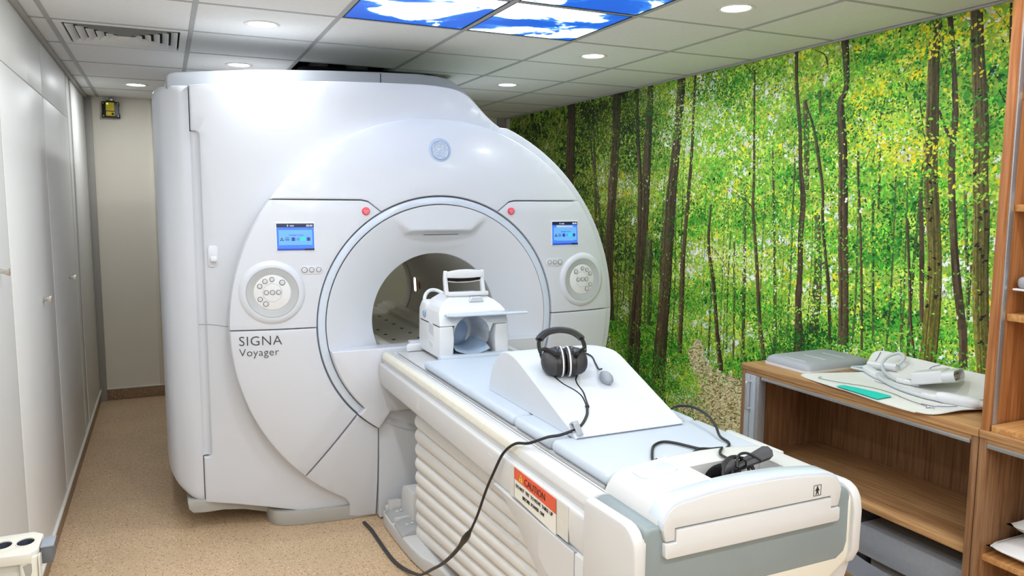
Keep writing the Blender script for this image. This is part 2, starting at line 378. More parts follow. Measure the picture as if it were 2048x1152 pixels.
# --- backlit sky panels
def sky_mat(name, off, thr):
    m, t, b = nt(name)
    tc = N(t, 'ShaderNodeTexCoord'); mp = N(t, 'ShaderNodeMapping'); mp.inputs['Location'].default_value = off
    t.links.new(tc.outputs['Object'], mp.inputs['Vector'])
    n1 = N(t, 'ShaderNodeTexNoise'); n1.inputs['Scale'].default_value = 2.6; n1.inputs['Detail'].default_value = 9; n1.inputs['Roughness'].default_value = .55; n1.inputs['Distortion'].default_value = .5
    t.links.new(mp.outputs['Vector'], n1.inputs['Vector'])
    col = ramp(t, n1.outputs['Fac'], [(0, lin((4, 66, 176))), (thr-.055, lin((10, 96, 214))), (thr-.015, lin((60, 140, 235))), (thr+.012, (1.9, 2.3, 3.0)), (1, (2.2, 2.7, 3.5))])
    b.inputs['Base Color'].default_value = (.02, .02, .02, 1); b.inputs['Roughness'].default_value = .3
    t.links.new(col, b.inputs['Emission Color']); b.inputs['Emission Strength'].default_value = SKY_E
    return m
sk = [((3, 1), (.2, 3.3, 0), .53, 'backlit sky ceiling panel with a large white cloud, left of the three'), ((4, 1), (1.15, .35, 2), .50, 'backlit sky ceiling panel with clouds, nearest the mural wall'),
      ((4, 0), (5.1, 1.4, 0), .53, 'backlit sky ceiling panel cut by the photo top, right one'), ((3, 0), (7.3, 2.1, 0), .48, 'backlit sky ceiling panel above the photo top edge, left one')]
for (i, jj), off, thr, lab in sk:
    y0 = 3.573-.598*(2-jj); y1 = y0+.598
    t = thing('sky_light_panel', lab, 'light panel', ((GX[i]+GX[i+1])/2, (y0+y1)/2, 2.5), 'sky picture light panels')
    obj('picture', box(B(), GX[i]+.018, GX[i+1]-.018, y0+.016, y1-.016, 2.5, 2.504), sky_mat('backlit_sky_print', off, thr), t)
    fr = B(); a0, a1, b0, b1 = GX[i]+.0115, GX[i+1]-.0115, y0+.0095, y1-.0095
    for q in ((a0, a1, b0, b0+.007), (a0, a1, b1-.007, b1), (a0, a0+.007, b0+.007, b1-.007), (a1-.007, a1, b0+.007, b1-.007)): box(fr, *q, 2.498, 2.512)
    obj('frame', fr, GAP, t)
# --- square air diffuser
x0, x1, y0, y1 = GX[1]+.012, GX[2]-.012, 4.171+.012, 4.171+.586
t = thing('air_diffuser', 'square white ceiling air vent with nested louvres above the left aisle', 'air vent', ((x0+x1)/2, (y0+y1)/2, 2.5))
bm = B(); prism(bm, [(x0, y0), (x1, y0), (x1, y1), (x0, y1)], 2.515, 2.52, 'xy'); obj('backing', bm, VOID, t)
def ring4(bm, a, b, c, d, wd, z0, z1):
    for q in ((a, b, c, c+wd), (a, b, d-wd, d), (a, a+wd, c+wd, d-wd), (b-wd, b, c+wd, d-wd)): box(bm, *q, z0, z1)
    return bm
obj('frame', bevel(ring4(B(), x0, x1, y0, y1, .035, 2.496, 2.512), .002, 1), CEILM, t)
for k in range(6):
    ins = .045+.041*k
    a, b, c, d = x0+ins, x1-ins, y0+ins, y1-ins; s = .026
    bm = B()   # sloping louvre ring: lower edge outside, upper edge inside
    lo_ = [(a, c), (b, c), (b, d), (a, d)]; hi_ = [(a+s, c+s), (b-s, c+s), (b-s, d-s), (a+s, d-s)]
    V0 = [bm.verts.new((*p, 2.494)) for p in lo_]; V1 = [bm.verts.new((*p, 2.513)) for p in hi_]
    V2 = [bm.verts.new((p[0]+(.003 if p[0] < (a+b)/2 else -.003), p[1]+(.003 if p[1] < (c+d)/2 else -.003), 2.494)) for p in lo_]
    V3 = [bm.verts.new((p[0]+(.003 if p[0] < (a+b)/2 else -.003), p[1]+(.003 if p[1] < (c+d)/2 else -.003), 2.513)) for p in hi_]
    for q in range(4):
        r_ = (q+1) % 4
        bm.faces.new((V0[q], V0[r_], V1[r_], V1[q])); bm.faces.new((V2[q], V3[q], V3[r_], V2[r_])); bm.faces.new((V0[q], V2[q], V2[r_], V0[r_])); bm.faces.new((V1[q], V1[r_], V3[r_], V3[q]))
    obj('louvre', bm, CEILM, t)
# --- black and yellow safety box high on the back wall
t = thing('wall_alarm_unit', 'small black box with yellow labels mounted high on the back wall', 'alarm unit', (-.35, YB, 2.4))
yb = YB
obj('bracket', bevel(box(B(), -.362, -.335, yb-.035, yb, 2.462, 2.495), .004), STEEL, t)
bm = B(); prism(bm, [(-.418, 2.33), (-.286, 2.33), (-.286, 2.365), (-.292, 2.37), (-.292, 2.425), (-.289, 2.43), (-.289, 2.458), (-.318, 2.458), (-.322, 2.466), (-.382, 2.466), (-.386, 2.458), (-.415, 2.458), (-.415, 2.37), (-.418, 2.365)], yb-.055, yb)
obj('housing', bevel(bm, .004), BLACK, t)
l1 = obj('label_plate', bevel(box(B(), -.386, -.325, yb-.058, yb-.053, 2.386, 2.452), .001, 1), YELL, t)
obj('indicator_light', lathe(B(), [(0, -.0615), (.004, -.061), (.005, -.058)], (-.374, yb, 2.44), 'y', 12), glow('green_indicator', (150, 255, 60), 2.), l1)
l2 = obj('label_plate', bevel(box(B(), -.386, -.325, yb-.058, yb-.053, 2.346, 2.38), .001, 1), YELL, t)
obj('socket', lathe(B(), [(0, -.0595), (.008, -.0595), (.0095, -.058)], (-.338, yb, 2.361), 'y', 16), INKB, l2)
obj('print', text_bm('OXY', .013, frame((-.378, yb-.0583, 2.356), (1, 0, 0), (0, 0, 1))), INKB, l2) if False else None
for sx_ in (-.405, -.3):
    for sz_ in (2.345, 2.445): obj('screw', lathe(B(), [(0, -.0575), (.0035, -.057), (.004, -.055)], (sx_, yb, sz_), 'y', 10), STEEL, t)
# ---------------------------------------------------------------- MRI scanner (gantry)
CX, CZ, FY = 1.322, 1.05, 3.80
mri = thing('mri_scanner', 'large white MRI scanner with a round bore and two blue control screens', 'mri scanner', (CX, 4.6, 0))
def dome(x, z):
    r = math.hypot(x-CX, z-CZ); return .055*max(0, (r-.65)/.4)**2
def dm(bm):
    for v in bm.verts: v.co.y += dome(v.co.x, v.co.z)
    return bm
def pol(r, a): return (CX+r*math.cos(math.radians(a)), CZ+r*math.sin(math.radians(a)))
def parc(r, a0, a1, n=16): return [pol(r, a0+(a1-a0)*i/n) for i in range(n+1)]
def mir(pts): return [(2*CX-x, z) for x, z in pts][::-1]
def panel(name, pts, y=FY, th=.09, bev=.006, cell=.07, disp=True, mat=None, parent=None, yf=None):
    bm = prism(B(), pts, y, y+th)
    bm.normal_update()
    es = [e for e in bm.edges if all(abs(v.co.y-y) < 1e-5 for v in e.verts)]
    bmesh.ops.bevel(bm, geom=es, offset=bev, segments=3, profile=.5, affect='EDGES', clamp_overlap=True)
    bmesh.ops.triangulate(bm, faces=[f for f in bm.faces if len(f.verts) > 4])
    f_ = yf or (dome if disp else None)
    if f_:
        xs = [v.co.x for v in bm.verts]; zs = [v.co.z for v in bm.verts]
        for k in np.arange(min(xs)+cell, max(xs), cell):
            bmesh.ops.bisect_plane(bm, geom=bm.verts[:]+bm.edges[:]+bm.faces[:], plane_co=(k, 0, 0), plane_no=(1, 0, 0))
        for k in np.arange(min(zs)+cell, max(zs), cell):
            bmesh.ops.bisect_plane(bm, geom=bm.verts[:]+bm.edges[:]+bm.faces[:], plane_co=(0, 0, k), plane_no=(0, 0, 1))
        for v in bm.verts: v.co.y += f_(v.co.x, v.co.z)
    return obj(name, bm, mat or WHITE, mri if parent is None else parent, smooth=28)
RO, RI = 1.055, .652
ang = lambda x, z: math.degrees(math.atan2(z-CZ, x-CX))
zt, zm, g = 1.680, 1.050, .003
aT = math.degrees(math.asin((zt+g-CZ)/RO)); aTs = math.degrees(math.asin((zt-g-CZ)/RO))
notch = [(.42, .629), (.388, .622), (.374, .612), (.323, .572)]       # dx, dz of the step down to the ring
aN = math.degrees(math.atan2(.572, .323))
top = parc(RO, aT, 180-aT, 40)+[(CX-dx, CZ+dz+g) for dx, dz in notch]+parc(RI+g, 180-aN-.3, aN+.3, 30)+[(CX+dx, CZ+dz+g) for dx, dz in notch[::-1]]
p_top = panel('top_cover', top)
aM = math.degrees(math.asin(g/RI)); aMo = math.degrees(math.asin(g/RO))
side = parc(RO, 180-aTs, 180-aMo, 22)+parc(RI+g, 180-aM, 180-aN+.4, 22)[0:]+[(CX-dx, CZ+dz-g) for dx, dz in notch[::-1]]
p_sl = panel('control_cover', side); p_sr = panel('control_cover', mir(side))
aD = ang(.595, .272)+360; aD = 227.0; aE = 225.0
lower = parc(RO, 180+aMo, aD, 20)+parc(RI+g, aE, 180+aM, 20)
p_ll = panel('lower_cover', lower); panel('lower_cover', mir(lower))
aF = 237.0
botm = [pol(RO, aD+.4)]+[pol(RI+g, aE+.7)]+parc(RI+g, aE+.7, aF, 6)[1:]+[(.968, .505), (.966, .012), (.83, .012), (.83, .092)]+parc(RO, ang(.83, .1)+360, aD+.4, 8)[1:-1]
panel('foot_cover', botm); panel('foot_cover', mir(botm))
# luminous-looking pale ring and the dark gaps behind the covers
bm = prism(B(), parc(.647, 225.3, -45.3, 80)+parc(.609, -45.3, 225.3, 80), FY+.006, FY+.05)
obj('trim_ring', bevel(bm, .005, 3, 60), RINGW, mri)
obj('gap_backing', prism(B(), parc(1.045, 0, 360, 72)[:-1], FY+.075, FY+.13), GAP, mri) if False else None
bm = B(); lathe(bm, [(1.035, .075), (.60, .03), (.60, .12)], (CX, FY, CZ), 'y', 96); obj('gap_backing', bm, SEAM, mri)
# flared bore mouth with the overhanging lip at the top
def sst(e0, e1, x):
    t = min(1, max(0, (x-e0)/(e1-e0))); return t*t*(3-2*t)
def lipmask(x, z):
    dx, dz = abs(x-CX), z-CZ
    low = .452; hw = .168+max(0, (dz-low))*1.05
    d = min(dz-low, (hw+.012-dx)*.72)
    return sst(-.006, .026, d)
rows = []
nr, na = 44, 240
for i in range(nr+1):
    s = i/nr; r = .606-(.606-.349)*s; row = []
    for j in range(na):
        a = 2*PI*j/na; x = CX+r*math.cos(a); z = CZ+r*math.sin(a)
        dep = .004+.108*s**1.25
        row.append((x, FY+dep*(1-.96*lipmask(x, z)), z))
    rows.append(row)
for k in range(1, 7):                      # rounded edge into the bore
    t = k/6*PI/2; r = .349-.014*math.sin(t)*0-.004*math.sin(t)
    rows.append([(CX+r*math.cos(2*PI*j/na), FY+.112*(1-.96*lipmask(CX+.349*math.cos(2*PI*j/na), CZ+.349*math.sin(2*PI*j/na)))+.03*(1-math.cos(t)), CZ+r*math.sin(2*PI*j/na)) for j in range(na)])
V = [list(r_)+[r_[0]] for r_ in rows]
bm = grid(B(), V); bmesh.ops.remove_doubles(bm, verts=bm.verts[:], dist=1e-6)
fl = obj('bore_flare', bm, WHITE, mri, smooth=60)
obj('lip_slot', box(B(), CX-.095, CX+.095, FY+.003, FY+.010, 1.4995, 1.5025), GAP, fl)
prof = [(.345, FY+.135), (.345, 4.5), (.345, 5.0), (.345, 5.60), (.36, 5.66), (.40, 5.70), (.47, 5.73), (.55, 5.74)]
bo = obj('bore_tunnel', lathe(B(), prof, (CX, 0, CZ), 'y', 96), BORE, mri, smooth=50)
ym = 5.47
obj('seam_ring', lathe(B(), [(.3445, ym-.003), (.3435, ym-.003), (.3435, ym+.003), (.3445, ym+.003)], (CX, 0, CZ), 'y', 96), INK, bo)
# bore lamp on the far (right) wall
a = math.radians(3); nx, nz = -math.cos(a), -math.sin(a)
cx_, cz_ = CX+.343*math.cos(a), CZ+.343*math.sin(a)
M = frame((cx_, 5.37, cz_), (0, -1, 0), (math.sin(a)*-1*-1*0 - math.sin(a), 0, math.cos(a)))
def plate(M, w_, h_, d, r=.006): return xform(bevel(prism(B(), rrect(-w_/2, w_/2, -h_/2, h_/2, r), -d, d, 'xy'), .0015, 1), M)
obj('lamp_bezel', plate(M, .075, .17, .003, .01), BORE, bo)
obj('bore_lamp', plate(M, .04, .10, .0055, .01), glow('bore_lamp_glow', (255, 244, 214), 2.2), bo)
M2 = frame((cx_, 5.27, cz_), (0, -1, 0), (-math.sin(a), 0, math.cos(a)))
obj('warning_mark', plate(M2, .014, .05, .004, .004), plain('dull_red_mark', (170, 90, 80), .5), bo)
# apron under the bore where the table docks
apl = [(CX-.591, .928)]+parc(.604, ang(CX-.585, .928)+360, 225.2, 14)[1:]+parc(.648, 225.2, 236.5, 5)+[(.975, .516), (1.03, .592)]
apr = apl+mir(apl)
panel('dock_apron', apr, FY-.035, .10, .010, disp=False)
panel('dock_recess', [(.975, .012), (2*CX-.975, .012), (2*CX-.975, .50), (2*CX-1.035, .592), (1.035, .592), (.975, .50)], FY+.012, .06, .004, disp=False)
obj('dock_slot', rbox(1.045, 1.16, FY-.03, FY+.05, .585, .60, .002), GREYSK, mri)
# --- body covers
def plan(x, z=0):
    return .10+(.14*((1.0-x)/.865)**2 if x < 1.0 else 0)
ptop = [(.135, 2.222), (.28, 2.236), (.44, 2.248), (.75, 2.264), (1.05, 2.275), (1.25, 2.28)]+[q for q in cr([(1.33, 2.278), (1.44, 2.265), (1.505, 2.238), (1.56, 2.19), (1.63, 2.125), (1.70, 2.077)], 5)]
a1 = ang(1.70, 2.075)-2
front = ptop+parc(1.108, a1, -52, 44)+[(1.9, .05), (1.6, .03), (.85, .03), (.70, .045), (.56, .075), (.42, .105), (.28, .13), (.135, .148)]
front += [(.135, .385)]+arc(.150, .405, .022, 250, 350, 4)+arc(.150, 1.985, .022, 10, 110, 4)+[(.135, 2.01)]
def keyhole(outer, r, n=64):
    i0 = max(range(len(outer)), key=lambda q: outer[q][0]-CX); o_ = outer[i0:]+outer[:i0]
    a0 = ang(*o_[0]); area = sum(o_[q][0]*o_[(q+1) % len(o_)][1]-o_[(q+1) % len(o_)][0]*o_[q][1] for q in range(len(o_)))
    sg = -1 if area > 0 else 1
    e = .05
    return o_+[(o_[0][0], o_[0][1]+1e-4*sg*-1)]+[pol(r, a0+sg*(-1)*e*-1+sg*(360-2*e)*q/n) for q in range(n+1)]
panel('front_cover', keyhole(front[::-1], .99), FY, .10, .012, .09, yf=plan)
bm = B()                                     # handle channel along the left seam
grid(bm, [[(x, FY+.10+.14*((1-x)/.865)**2+d, z) for z in np.linspace(.39, 2.005, 12)] for x, d in ((.176, .008), (.168, .022), (.155, .028), (.142, .024), (.130, .012))])
obj('handle_channel', bm, WHITE, mri, smooth=80)
bm = B()                                     # horizontal joint of the left front cover
sx_ = [.137, .16, .19, .22, .25, .275]; sz_ = [1.0625, 1.0625, 1.061, 1.057, 1.0515, 1.0485]
grid(bm, [[(x, FY+plan(x)-.0006, z-.0022), (x, FY+plan(x)-.0006, z+.0022)] for x, z in zip(sx_, sz_)])
obj('cover_joint', bm, SEAM, mri)
pl = cr([(.131, 4.052), (.085, 4.067), (.04, 4.10), (.0, 4.155), (-.022, 4.24), (-.031, 4.40), (-.034, 4.7), (-.034, 5.05), (-.034, 5.72)], 6)
rows = []
for k, (x, y) in enumerate(pl):
    s = min(1, max(0, (.131-x)/.16)); zb = .148+.10*s*s; col = []
    for i, (ins, dz) in enumerate(((.05, .0), (.028, .004), (.012, .016), (.003, .036), (0, .06))):
        col.append((x+ins*s, y+ins*(1-s)*.4, zb+dz))
    for z in np.linspace(zb+.12, 2.185, 14): col.append((x, y, z))
    for ins, dz in ((.002, 2.2), (.008, 2.214), (.02, 2.222), (.05, 2.224)): col.append((x+ins*s, y+ins*(1-s), dz))
    rows.append(col)
obj('side_cover', grid(B(), rows), WHITE, mri, smooth=50)
core = [(-.005, .16), (-.005, 2.20), (.30, 2.225), (1.30, 2.26)]+[(1.50, 2.22), (1.68, 2.07)]+parc(1.10, a1, -50, 30)+[(1.9, .06), (.5, .06)]
obj('magnet_body', prism(B(), keyhole(core[::-1], .40), FY+.62, 5.73), plain('dull_grey_magnet_case', (120, 120, 122), .6, var=.02), mri)
bm = prism(B(), ([(1.70, 2.077)]+parc(1.109, a1, -50, 40)+parc(1.04, -50, a1, 40))[::-1], FY+.12, 5.73)
obj('right_shell', bm, WHITE, mri)
# cap on top with its seam, and the turret reaching the ceiling opening
cap = [(.035, 2.20), (.035, 2.262), (.05, 2.280), (.08, 2.288), (.45, 2.328), (.80, 2.348), (1.09, 2.360), (1.30, 2.366)]+cr([(1.40, 2.362), (1.49, 2.342), (1.59, 2.272), (1.70, 2.165), (1.79, 2.095), (1.87, 2.05)], 4)+[(1.80, 2.0), (.3, 2.0)]
cp = obj('top_cap', bevel(prism(B(), cap[::-1], 4.10, 4.42), .012, 3, 40), GREYCAP, mri)
obj('cap_seam', box(B(), 1.085, 1.089, 4.0985, 4.14, 2.285, 2.352), GAP, cp)
tr = obj('service_turret', bevel(prism(B(), rrect(.76, 1.80, 4.84, 5.34, .10, 6), 2.18, 2.462, 'xy'), .01, 2), GREYCAP, mri)
obj('turret_gap', prism(B(), rrect(.80, 1.70, 4.87, 5.33, .10, 6), 2.462, 2.495, 'xy'), VOID, tr)
bm = B(); tube(bm, [(.9, 5.1, 2.47), (.95, 5.05, 2.55), (1.0, 5.1, 2.70)], .05, 12); tube(bm, [(1.2, 5.12, 2.47), (1.2, 5.12, 2.7)], .07, 14)
obj('service_hose', bm, GREYCAP, tr)
# skirt and feet
sk_ = [(.05, .16), (.055, .12), (.075, .098), (.13, .092), (.22, .092), (.32, .078), (.43, .045), (.52, .022), (.9, .02), (2.1, .02), (2.3, .16)]
obj('lower_skirt', bevel(prism(B(), sk_, FY+.245, 5.6), .006), GREYSK, mri)
ft = cr([(.435, 4.02), (.47, 3.955), (.56, 3.915), (.70, 3.895), (.86, 3.88)], 4)+[(1.78, 3.88), (1.95, 3.90), (2.2, 4.02), (2.2, 5.5), (.435, 5.5)]
bm = prism(B(), ft, .0, .075, 'xy'); obj('floor_foot', bevel(bm, .006, 2, 50), GREYSK, mri)
# --- hook on the left cover
hy = FY+.10+.14*((1-.214)/.865)**2
hk = obj('coat_hook', bevel(prism(B(), rrect(.190, .238, 1.348, 1.452, .014), hy-.006, hy+.004), .002, 2), WHITE, mri)
bm = B(); prism(bm, [(hy-.004, 1.374), (hy-.028, 1.374), (hy-.032, 1.380), (hy-.032, 1.402), (hy-.026, 1.402), (hy-.024, 1.386), (hy-.012, 1.384), (hy-.004, 1.394)], .200, .228, 'yz')
obj('hook_tip', bevel(bm, .003, 2), WHITEP, hk)
# --- controls
def cyl(x, z, r, y0, y1, n=32, bev=0.0015, prof=None):
    p = prof or [(0, y0), (r-bev, y0), (r, y0+bev), (r, y1)]
    return dm(lathe(B(), p, (x, FY, z), 'y', n))
def button(x, z, r, parent, y0=-.004):
    b_ = obj('push_button', cyl(x, z, r*.80, y0-.003, y0+.004, 20, .001), WHITEP, parent)
    obj('button_ring', dm(lathe(B(), [(r*.80, y0+.001), (r*.84, y0-.0022), (r*.97, y0-.0022), (r, y0+.001)], (x, FY, z), 'y', 22)), INK, parent)
    obj('button_symbol', dm(lathe(B(), [(r*.30, y0-.0034), (r*.42, y0-.0034)], (x, FY, z), 'y', 12)), GREYCL, parent)
SCR_D = glow('screen_dark_bar', (22, 28, 64), .6); SCR_B = glow('screen_blue', (62, 118, 226), .6); SCR_L = glow('screen_pale_blue', (104, 168, 248), .55)
SCR_W = glow('screen_white_text', (235, 240, 250), .7); SCR_K = plain('screen_black_icon', (12, 16, 30), .3); SCR_G = glow('screen_green', (28, 216, 170), .6); SCR_T = glow('screen_tab_blue', (40, 70, 160), .6)
for sgn in (-1, 1):
    mx_ = lambda dx: CX+sgn*dx
    # emergency button
    x, z = mx_(.399), 1.624
    rb = obj('emergency_button', cyl(x, z, .0195, -.010, .004, 32, .003), RED, p_sl if sgn < 0 else p_sr)
    bm = B(); d = -.0108
    lathe(bm, [(.0115, d), (.0128, d)], (x, FY, z), 'y', 24); 
    for q in ([(-.009, .004), (.009, .004)], [(-.009, .004), (0, -.009)], [(.009, .004), (0, -.009)], [(0, .004), (0, -.009)]):
        tube(bm, [(x+q[0][0], FY+d, z+q[0][1]), (x+q[1][0], FY+d, z+q[1][1])], .0008, 4)
    obj('button_symbol', dm(bm), plain('pale_pink_print', (250, 200, 205), .5), rb)
    par = p_sl if sgn < 0 else p_sr
    # dial
    x, z = mx_(.858), 1.232; d = 0
    rs = obj('dial_recess_rim', dm(lathe(B(), [(.160, .006+d+.004), (.150, -.006+d), (.128, -.011+d), (.119, -.010+d)], (x, FY, z), 'y', 64)), WHITE, par, smooth=60)
    ex = mx_(.705)
    dial = obj('dial_bowl', dm(lathe(B(), [(.119, -.0112+d), (.1165, -.0105+d), (.088, -.003+d), (.085, -.002+d)], (x, FY, z), 'y', 64)), plain('dial_shade_grey', (184, 188, 190), .35, var=.01), par, smooth=50)  # flat grey stands in for shading on the shallow bowl
    obj('dial_face', dm(lathe(B(), [(.0865, -.001+d), (.085, -.0042+d), (.083, -.005+d), (0, -.005+d)], (x, FY, z), 'y', 64)), WHITEP, par, smooth=50)
    obj('dial_outline', dm(lathe(B(), [(.1175, -.0112+d), (.1185, -.0118+d), (.1205, -.0118+d), (.1215, -.0108+d)], (x, FY, z), 'y', 64)), GREYCL, par)
    obj('dial_groove', dm(lathe(B(), [(.0447, -.0048+d), (.0445, -.0054+d), (.0435, -.0054+d), (.0433, -.0048+d)], (x, FY, z), 'y', 48)), GREYCL, par)
    for dx, dz, r in ((.001, .064, .0115), (.033, .055, .0115), (-.046, .048, .0135), (.057, .032, .0115), (.028, .001, .0115), (0, .001, .0115), (-.028, .001, .0115), (.057, -.031, .0115), (.032, -.054, .0125)):
        button(x+sgn*dx, z+dz, r, par, -.006)
    # three-button strip
    x, z = mx_(.672), 1.338; d = 0
    obj('button_strip', dm(bevel(prism(B(), rrect(x-.055, x+.055, z-.022, z+.022, .021), FY+d-.003, FY+d+.004), .0015, 2)), WHITE, par)
    for dx, r in ((-.034, .0125), (.0, .0125), (.034, .0145)): button(x+sgn*dx, z, r, par, -.002)
    # screen
    x0, x1 = sorted((mx_(.656), mx_(.829))); z0, z1 = 1.434, 1.564; y = FY
    obj('screen_bezel', dm(bevel(prism(B(), rrect(x0-.006, x1+.006, z0-.006, z1+.006, .004), y-.0035, y+.004), .001, 1)), WHITEP, par)
    sp = obj('control_screen', dm(box(B(), x0, x1, y-.0042, y+.002, z0, z1)), SCR_B, par)
    yy = y-.0046; W_, Hh = x1-x0, z1-z0
    R = lambda u0, u1, v0, v1, k=0: dm(box(B(), x0+u0*W_, x0+u1*W_, yy-.0008-.0004*k, yy+.0002, z1-v1*Hh, z1-v0*Hh))
    obj('title_bar', R(0, 1, 0, .14), SCR_D, sp); obj('window_pane', R(.05, .95, .24, .80), SCR_L, sp)
    obj('tab_bar', R(0, 1, .93, 1), SCR_T, sp); obj('tab_blank', R(.74, 1, .93, 1, 1), SCR_D, sp)
    T = lambda s, size, u, v, m, al='CENTER': obj('screen_text', dm(text_bm(s, size, frame((x0+u*W_, yy-.0018, z1-v*Hh), (1, 0, 0), (0, 0, 1)), depth=.0002, align=al)), m, sp)
    T('0  mm', .0125, .37, .11, SCR_W); T('00:00', .0135, .88, .112, SCR_W); T('Fan/Light Control', .0095, .52, .45, SCR_K)
    bm = B()
    for k in range(3):
        an = math.radians(90+120*k); cx_, cz_ = x0+.13*W_, z1-.595*Hh
        xform_ = [(cx_, cz_), (cx_+.008*math.cos(an-.45), cz_+.008*math.sin(an-.45)), (cx_+.009*math.cos(an), cz_+.009*math.sin(an)), (cx_+.008*math.cos(an+.45), cz_+.008*math.sin(an+.45))]
        prism(bm, xform_, yy-.0024, yy)
    obj('fan_icon', dm(bm), SCR_K, sp)
    bm = B()
    for v in (.53, .58, .62): box(bm, x0+.22*W_, x0+.33*W_, yy-.0020, yy, z1-v*Hh-.001, z1-v*Hh+.001)
    obj('speed_icon', dm(bm), SCR_K, sp)
    for u in (.435, .845):
        obj('stepper_pad', R(u-.055, u+.055, .515, .645, 1), SCR_B, sp)
        bm = B(); c_ = x0+u*W_; zc = z1-.58*Hh
        prism(bm, [(c_-.008, zc+.0012), (c_+.008, zc+.0012), (c_, zc+.0095)], yy-.0024, yy-.0006); prism(bm, [(c_-.008, zc-.0012), (c_, zc-.0095), (c_+.008, zc-.0012)], yy-.0024, yy-.0006)
        obj('stepper_icon', dm(bm), SCR_K, sp)
    bm = B(); c_ = x0+.56*W_; zc = z1-.58*Hh
    lathe(bm, [(.003, yy-.0018), (.0042, yy-.0018)], (c_, 0, zc), 'y', 14)
    for k in range(8):
        an = k*PI/4; tube(bm, [(c_+.0052*math.cos(an), yy-.0018, zc+.0052*math.sin(an)), (c_+.0072*math.cos(an), yy-.0018, zc+.0072*math.sin(an))], .0006, 4)
    obj('sun_icon', dm(bm), SCR_K, sp); obj('green_icon', R(.645, .755, .52, .64, 1), SCR_G, sp)
# --- lettering and round emblem
obj('lettering', dm(text_bm('SIGNA', .066, frame((.303, FY-.0012, .976), (1, 0, 0), (0, 0, 1)), thin=-.0007, spacing=1.06)), INK, p_ll)
obj('lettering', dm(text_bm('Voyager', .053, frame((.304, FY-.0012, .924), (1, 0, 0), (0, 0, 1)), thin=-.0006, spacing=1.04)), INK, p_ll)
lx, lz = 1.324, 1.940; d = 0
ly = FY+d
em = obj('round_emblem', dm(lathe(B(), [(0, d-.001), (.040, d-.001), (.0455, d-.003), (.0475, d-.001), (.062, d+.0), (.064, d+.004)], (lx, FY, lz), 'y', 56)), plain('emblem_pale_plastic', (176, 192, 216), .3, var=.01), p_top, smooth=50)
bm = B(); k = .092/1344*19.2*52/70*.052/.0525
def lp(u, v): return (lx+(u-655)*.000137, ly-.0022, lz-(v-590)*.000137)
for pts, r in (([(490, 450), (490, 500), (520, 545), (570, 555), (620, 520), (635, 450), (605, 400), (560, 430), (535, 500), (560, 560), (600, 575), (640, 500)], .0017),
               ([(600, 560), (600, 640), (590, 720), (540, 775), (490, 770), (480, 710), (520, 640), (600, 590), (680, 545), (740, 500), (785, 440), (765, 410), (735, 440), (725, 500), (750, 550), (785, 560)], .0017),
               ([(760, 570), (700, 600), (675, 670), (700, 750), (760, 785), (820, 745), (830, 670), (790, 630), (750, 650), (750, 690), (775, 695)], .0017),
               ([(395, 625), (372, 560), (362, 480), (400, 380), (470, 290), (560, 245), (640, 238)], .0021),
               ([(620, 310), (660, 290), (740, 285), (820, 320), (890, 385), (930, 450), (950, 520)], .0021),
               ([(900, 600), (925, 680), (910, 780), (850, 870), (770, 930), (700, 950)], .0021),
               ([(690, 880), (650, 915), (560, 910), (470, 870), (400, 800), (360, 720)], .0021)):
    tube(bm, cr([lp(*p) for p in pts], 5), r, 6)
obj('emblem_script', dm(bm), WHITEP, em)
obj('emblem_ring', dm(lathe(B(), [(.0455, d-.003), (.0462, d-.0046), (.0492, d-.0046), (.050, d-.003)], (lx, FY, lz), 'y', 56)), plain('emblem_grey_blue', (146, 166, 194), .4), em)
# ---------------------------------------------------------------- patient table
TX = 1.322
tab = thing('patient_table', 'white wheeled patient table docked to the scanner with pleated bellows', 'patient table', (TX, 2.6, 0))
def both(pts): return pts+[(2*TX-x, z) for x, z in pts[::-1]]
deck = both([(1.00, .80), (.986, .862), (.980, .880), (.986, .904), (1.000, .914), (1.030, .914), (1.036, .908), (1.036, .893)])
obj('table_deck', bevel(prism(B(), deck, 1.66, 3.758), .004, 2, 25), WHITE2, tab)
obj('deck_groove', box(B(), 1.0362, 1.043, 1.44, 3.70, .894, .9045), GAP, tab)
bm = B(); tube(bm, [(1.0335, 1.44, .9145), (1.0335, 3.70, .9145)], .0022, 6); obj('edge_bead', bm, WHITEP, tab)
cr_ = obj('cradle', bevel(box(B(), 1.050, 1.594, 1.70, 3.70, .893, .9165), .006, 2), WHITE2, tab)
obj('tape_strip', bevel(prism(B(), [(.9795, .882), (.9785, .884), (.9845, .9055), (.9995, .9152), (1.004, .9152), (.999, .9125), (.9865, .9035)], 2.10, 3.73), .0004, 1), TAPE, tab)
for s in (0, 1):
    X = (lambda x: x) if s == 0 else (lambda x: 2*TX-x)
    def px(*a): return [(X(x), z) for x, z in a]
    sk2 = prism(B(), px((1.04, .856), (.972, .856), (.967, .850), (.966, .800), (.971, .752), (.980, .738), (1.04, .738)), 1.64, 3.755)
    sko = obj('side_skirt', bevel(sk2, .004, 2, 25), WHITE2, tab)
    for yk, zk in ((3.10, .800), (2.29, .806)):
        obj('cap_plate', bevel(box(B(), *sorted((X(.9655), X(.970))), yk-.022, yk+.022, zk-.024, zk+.024), .001, 1), WHITE2, sko)
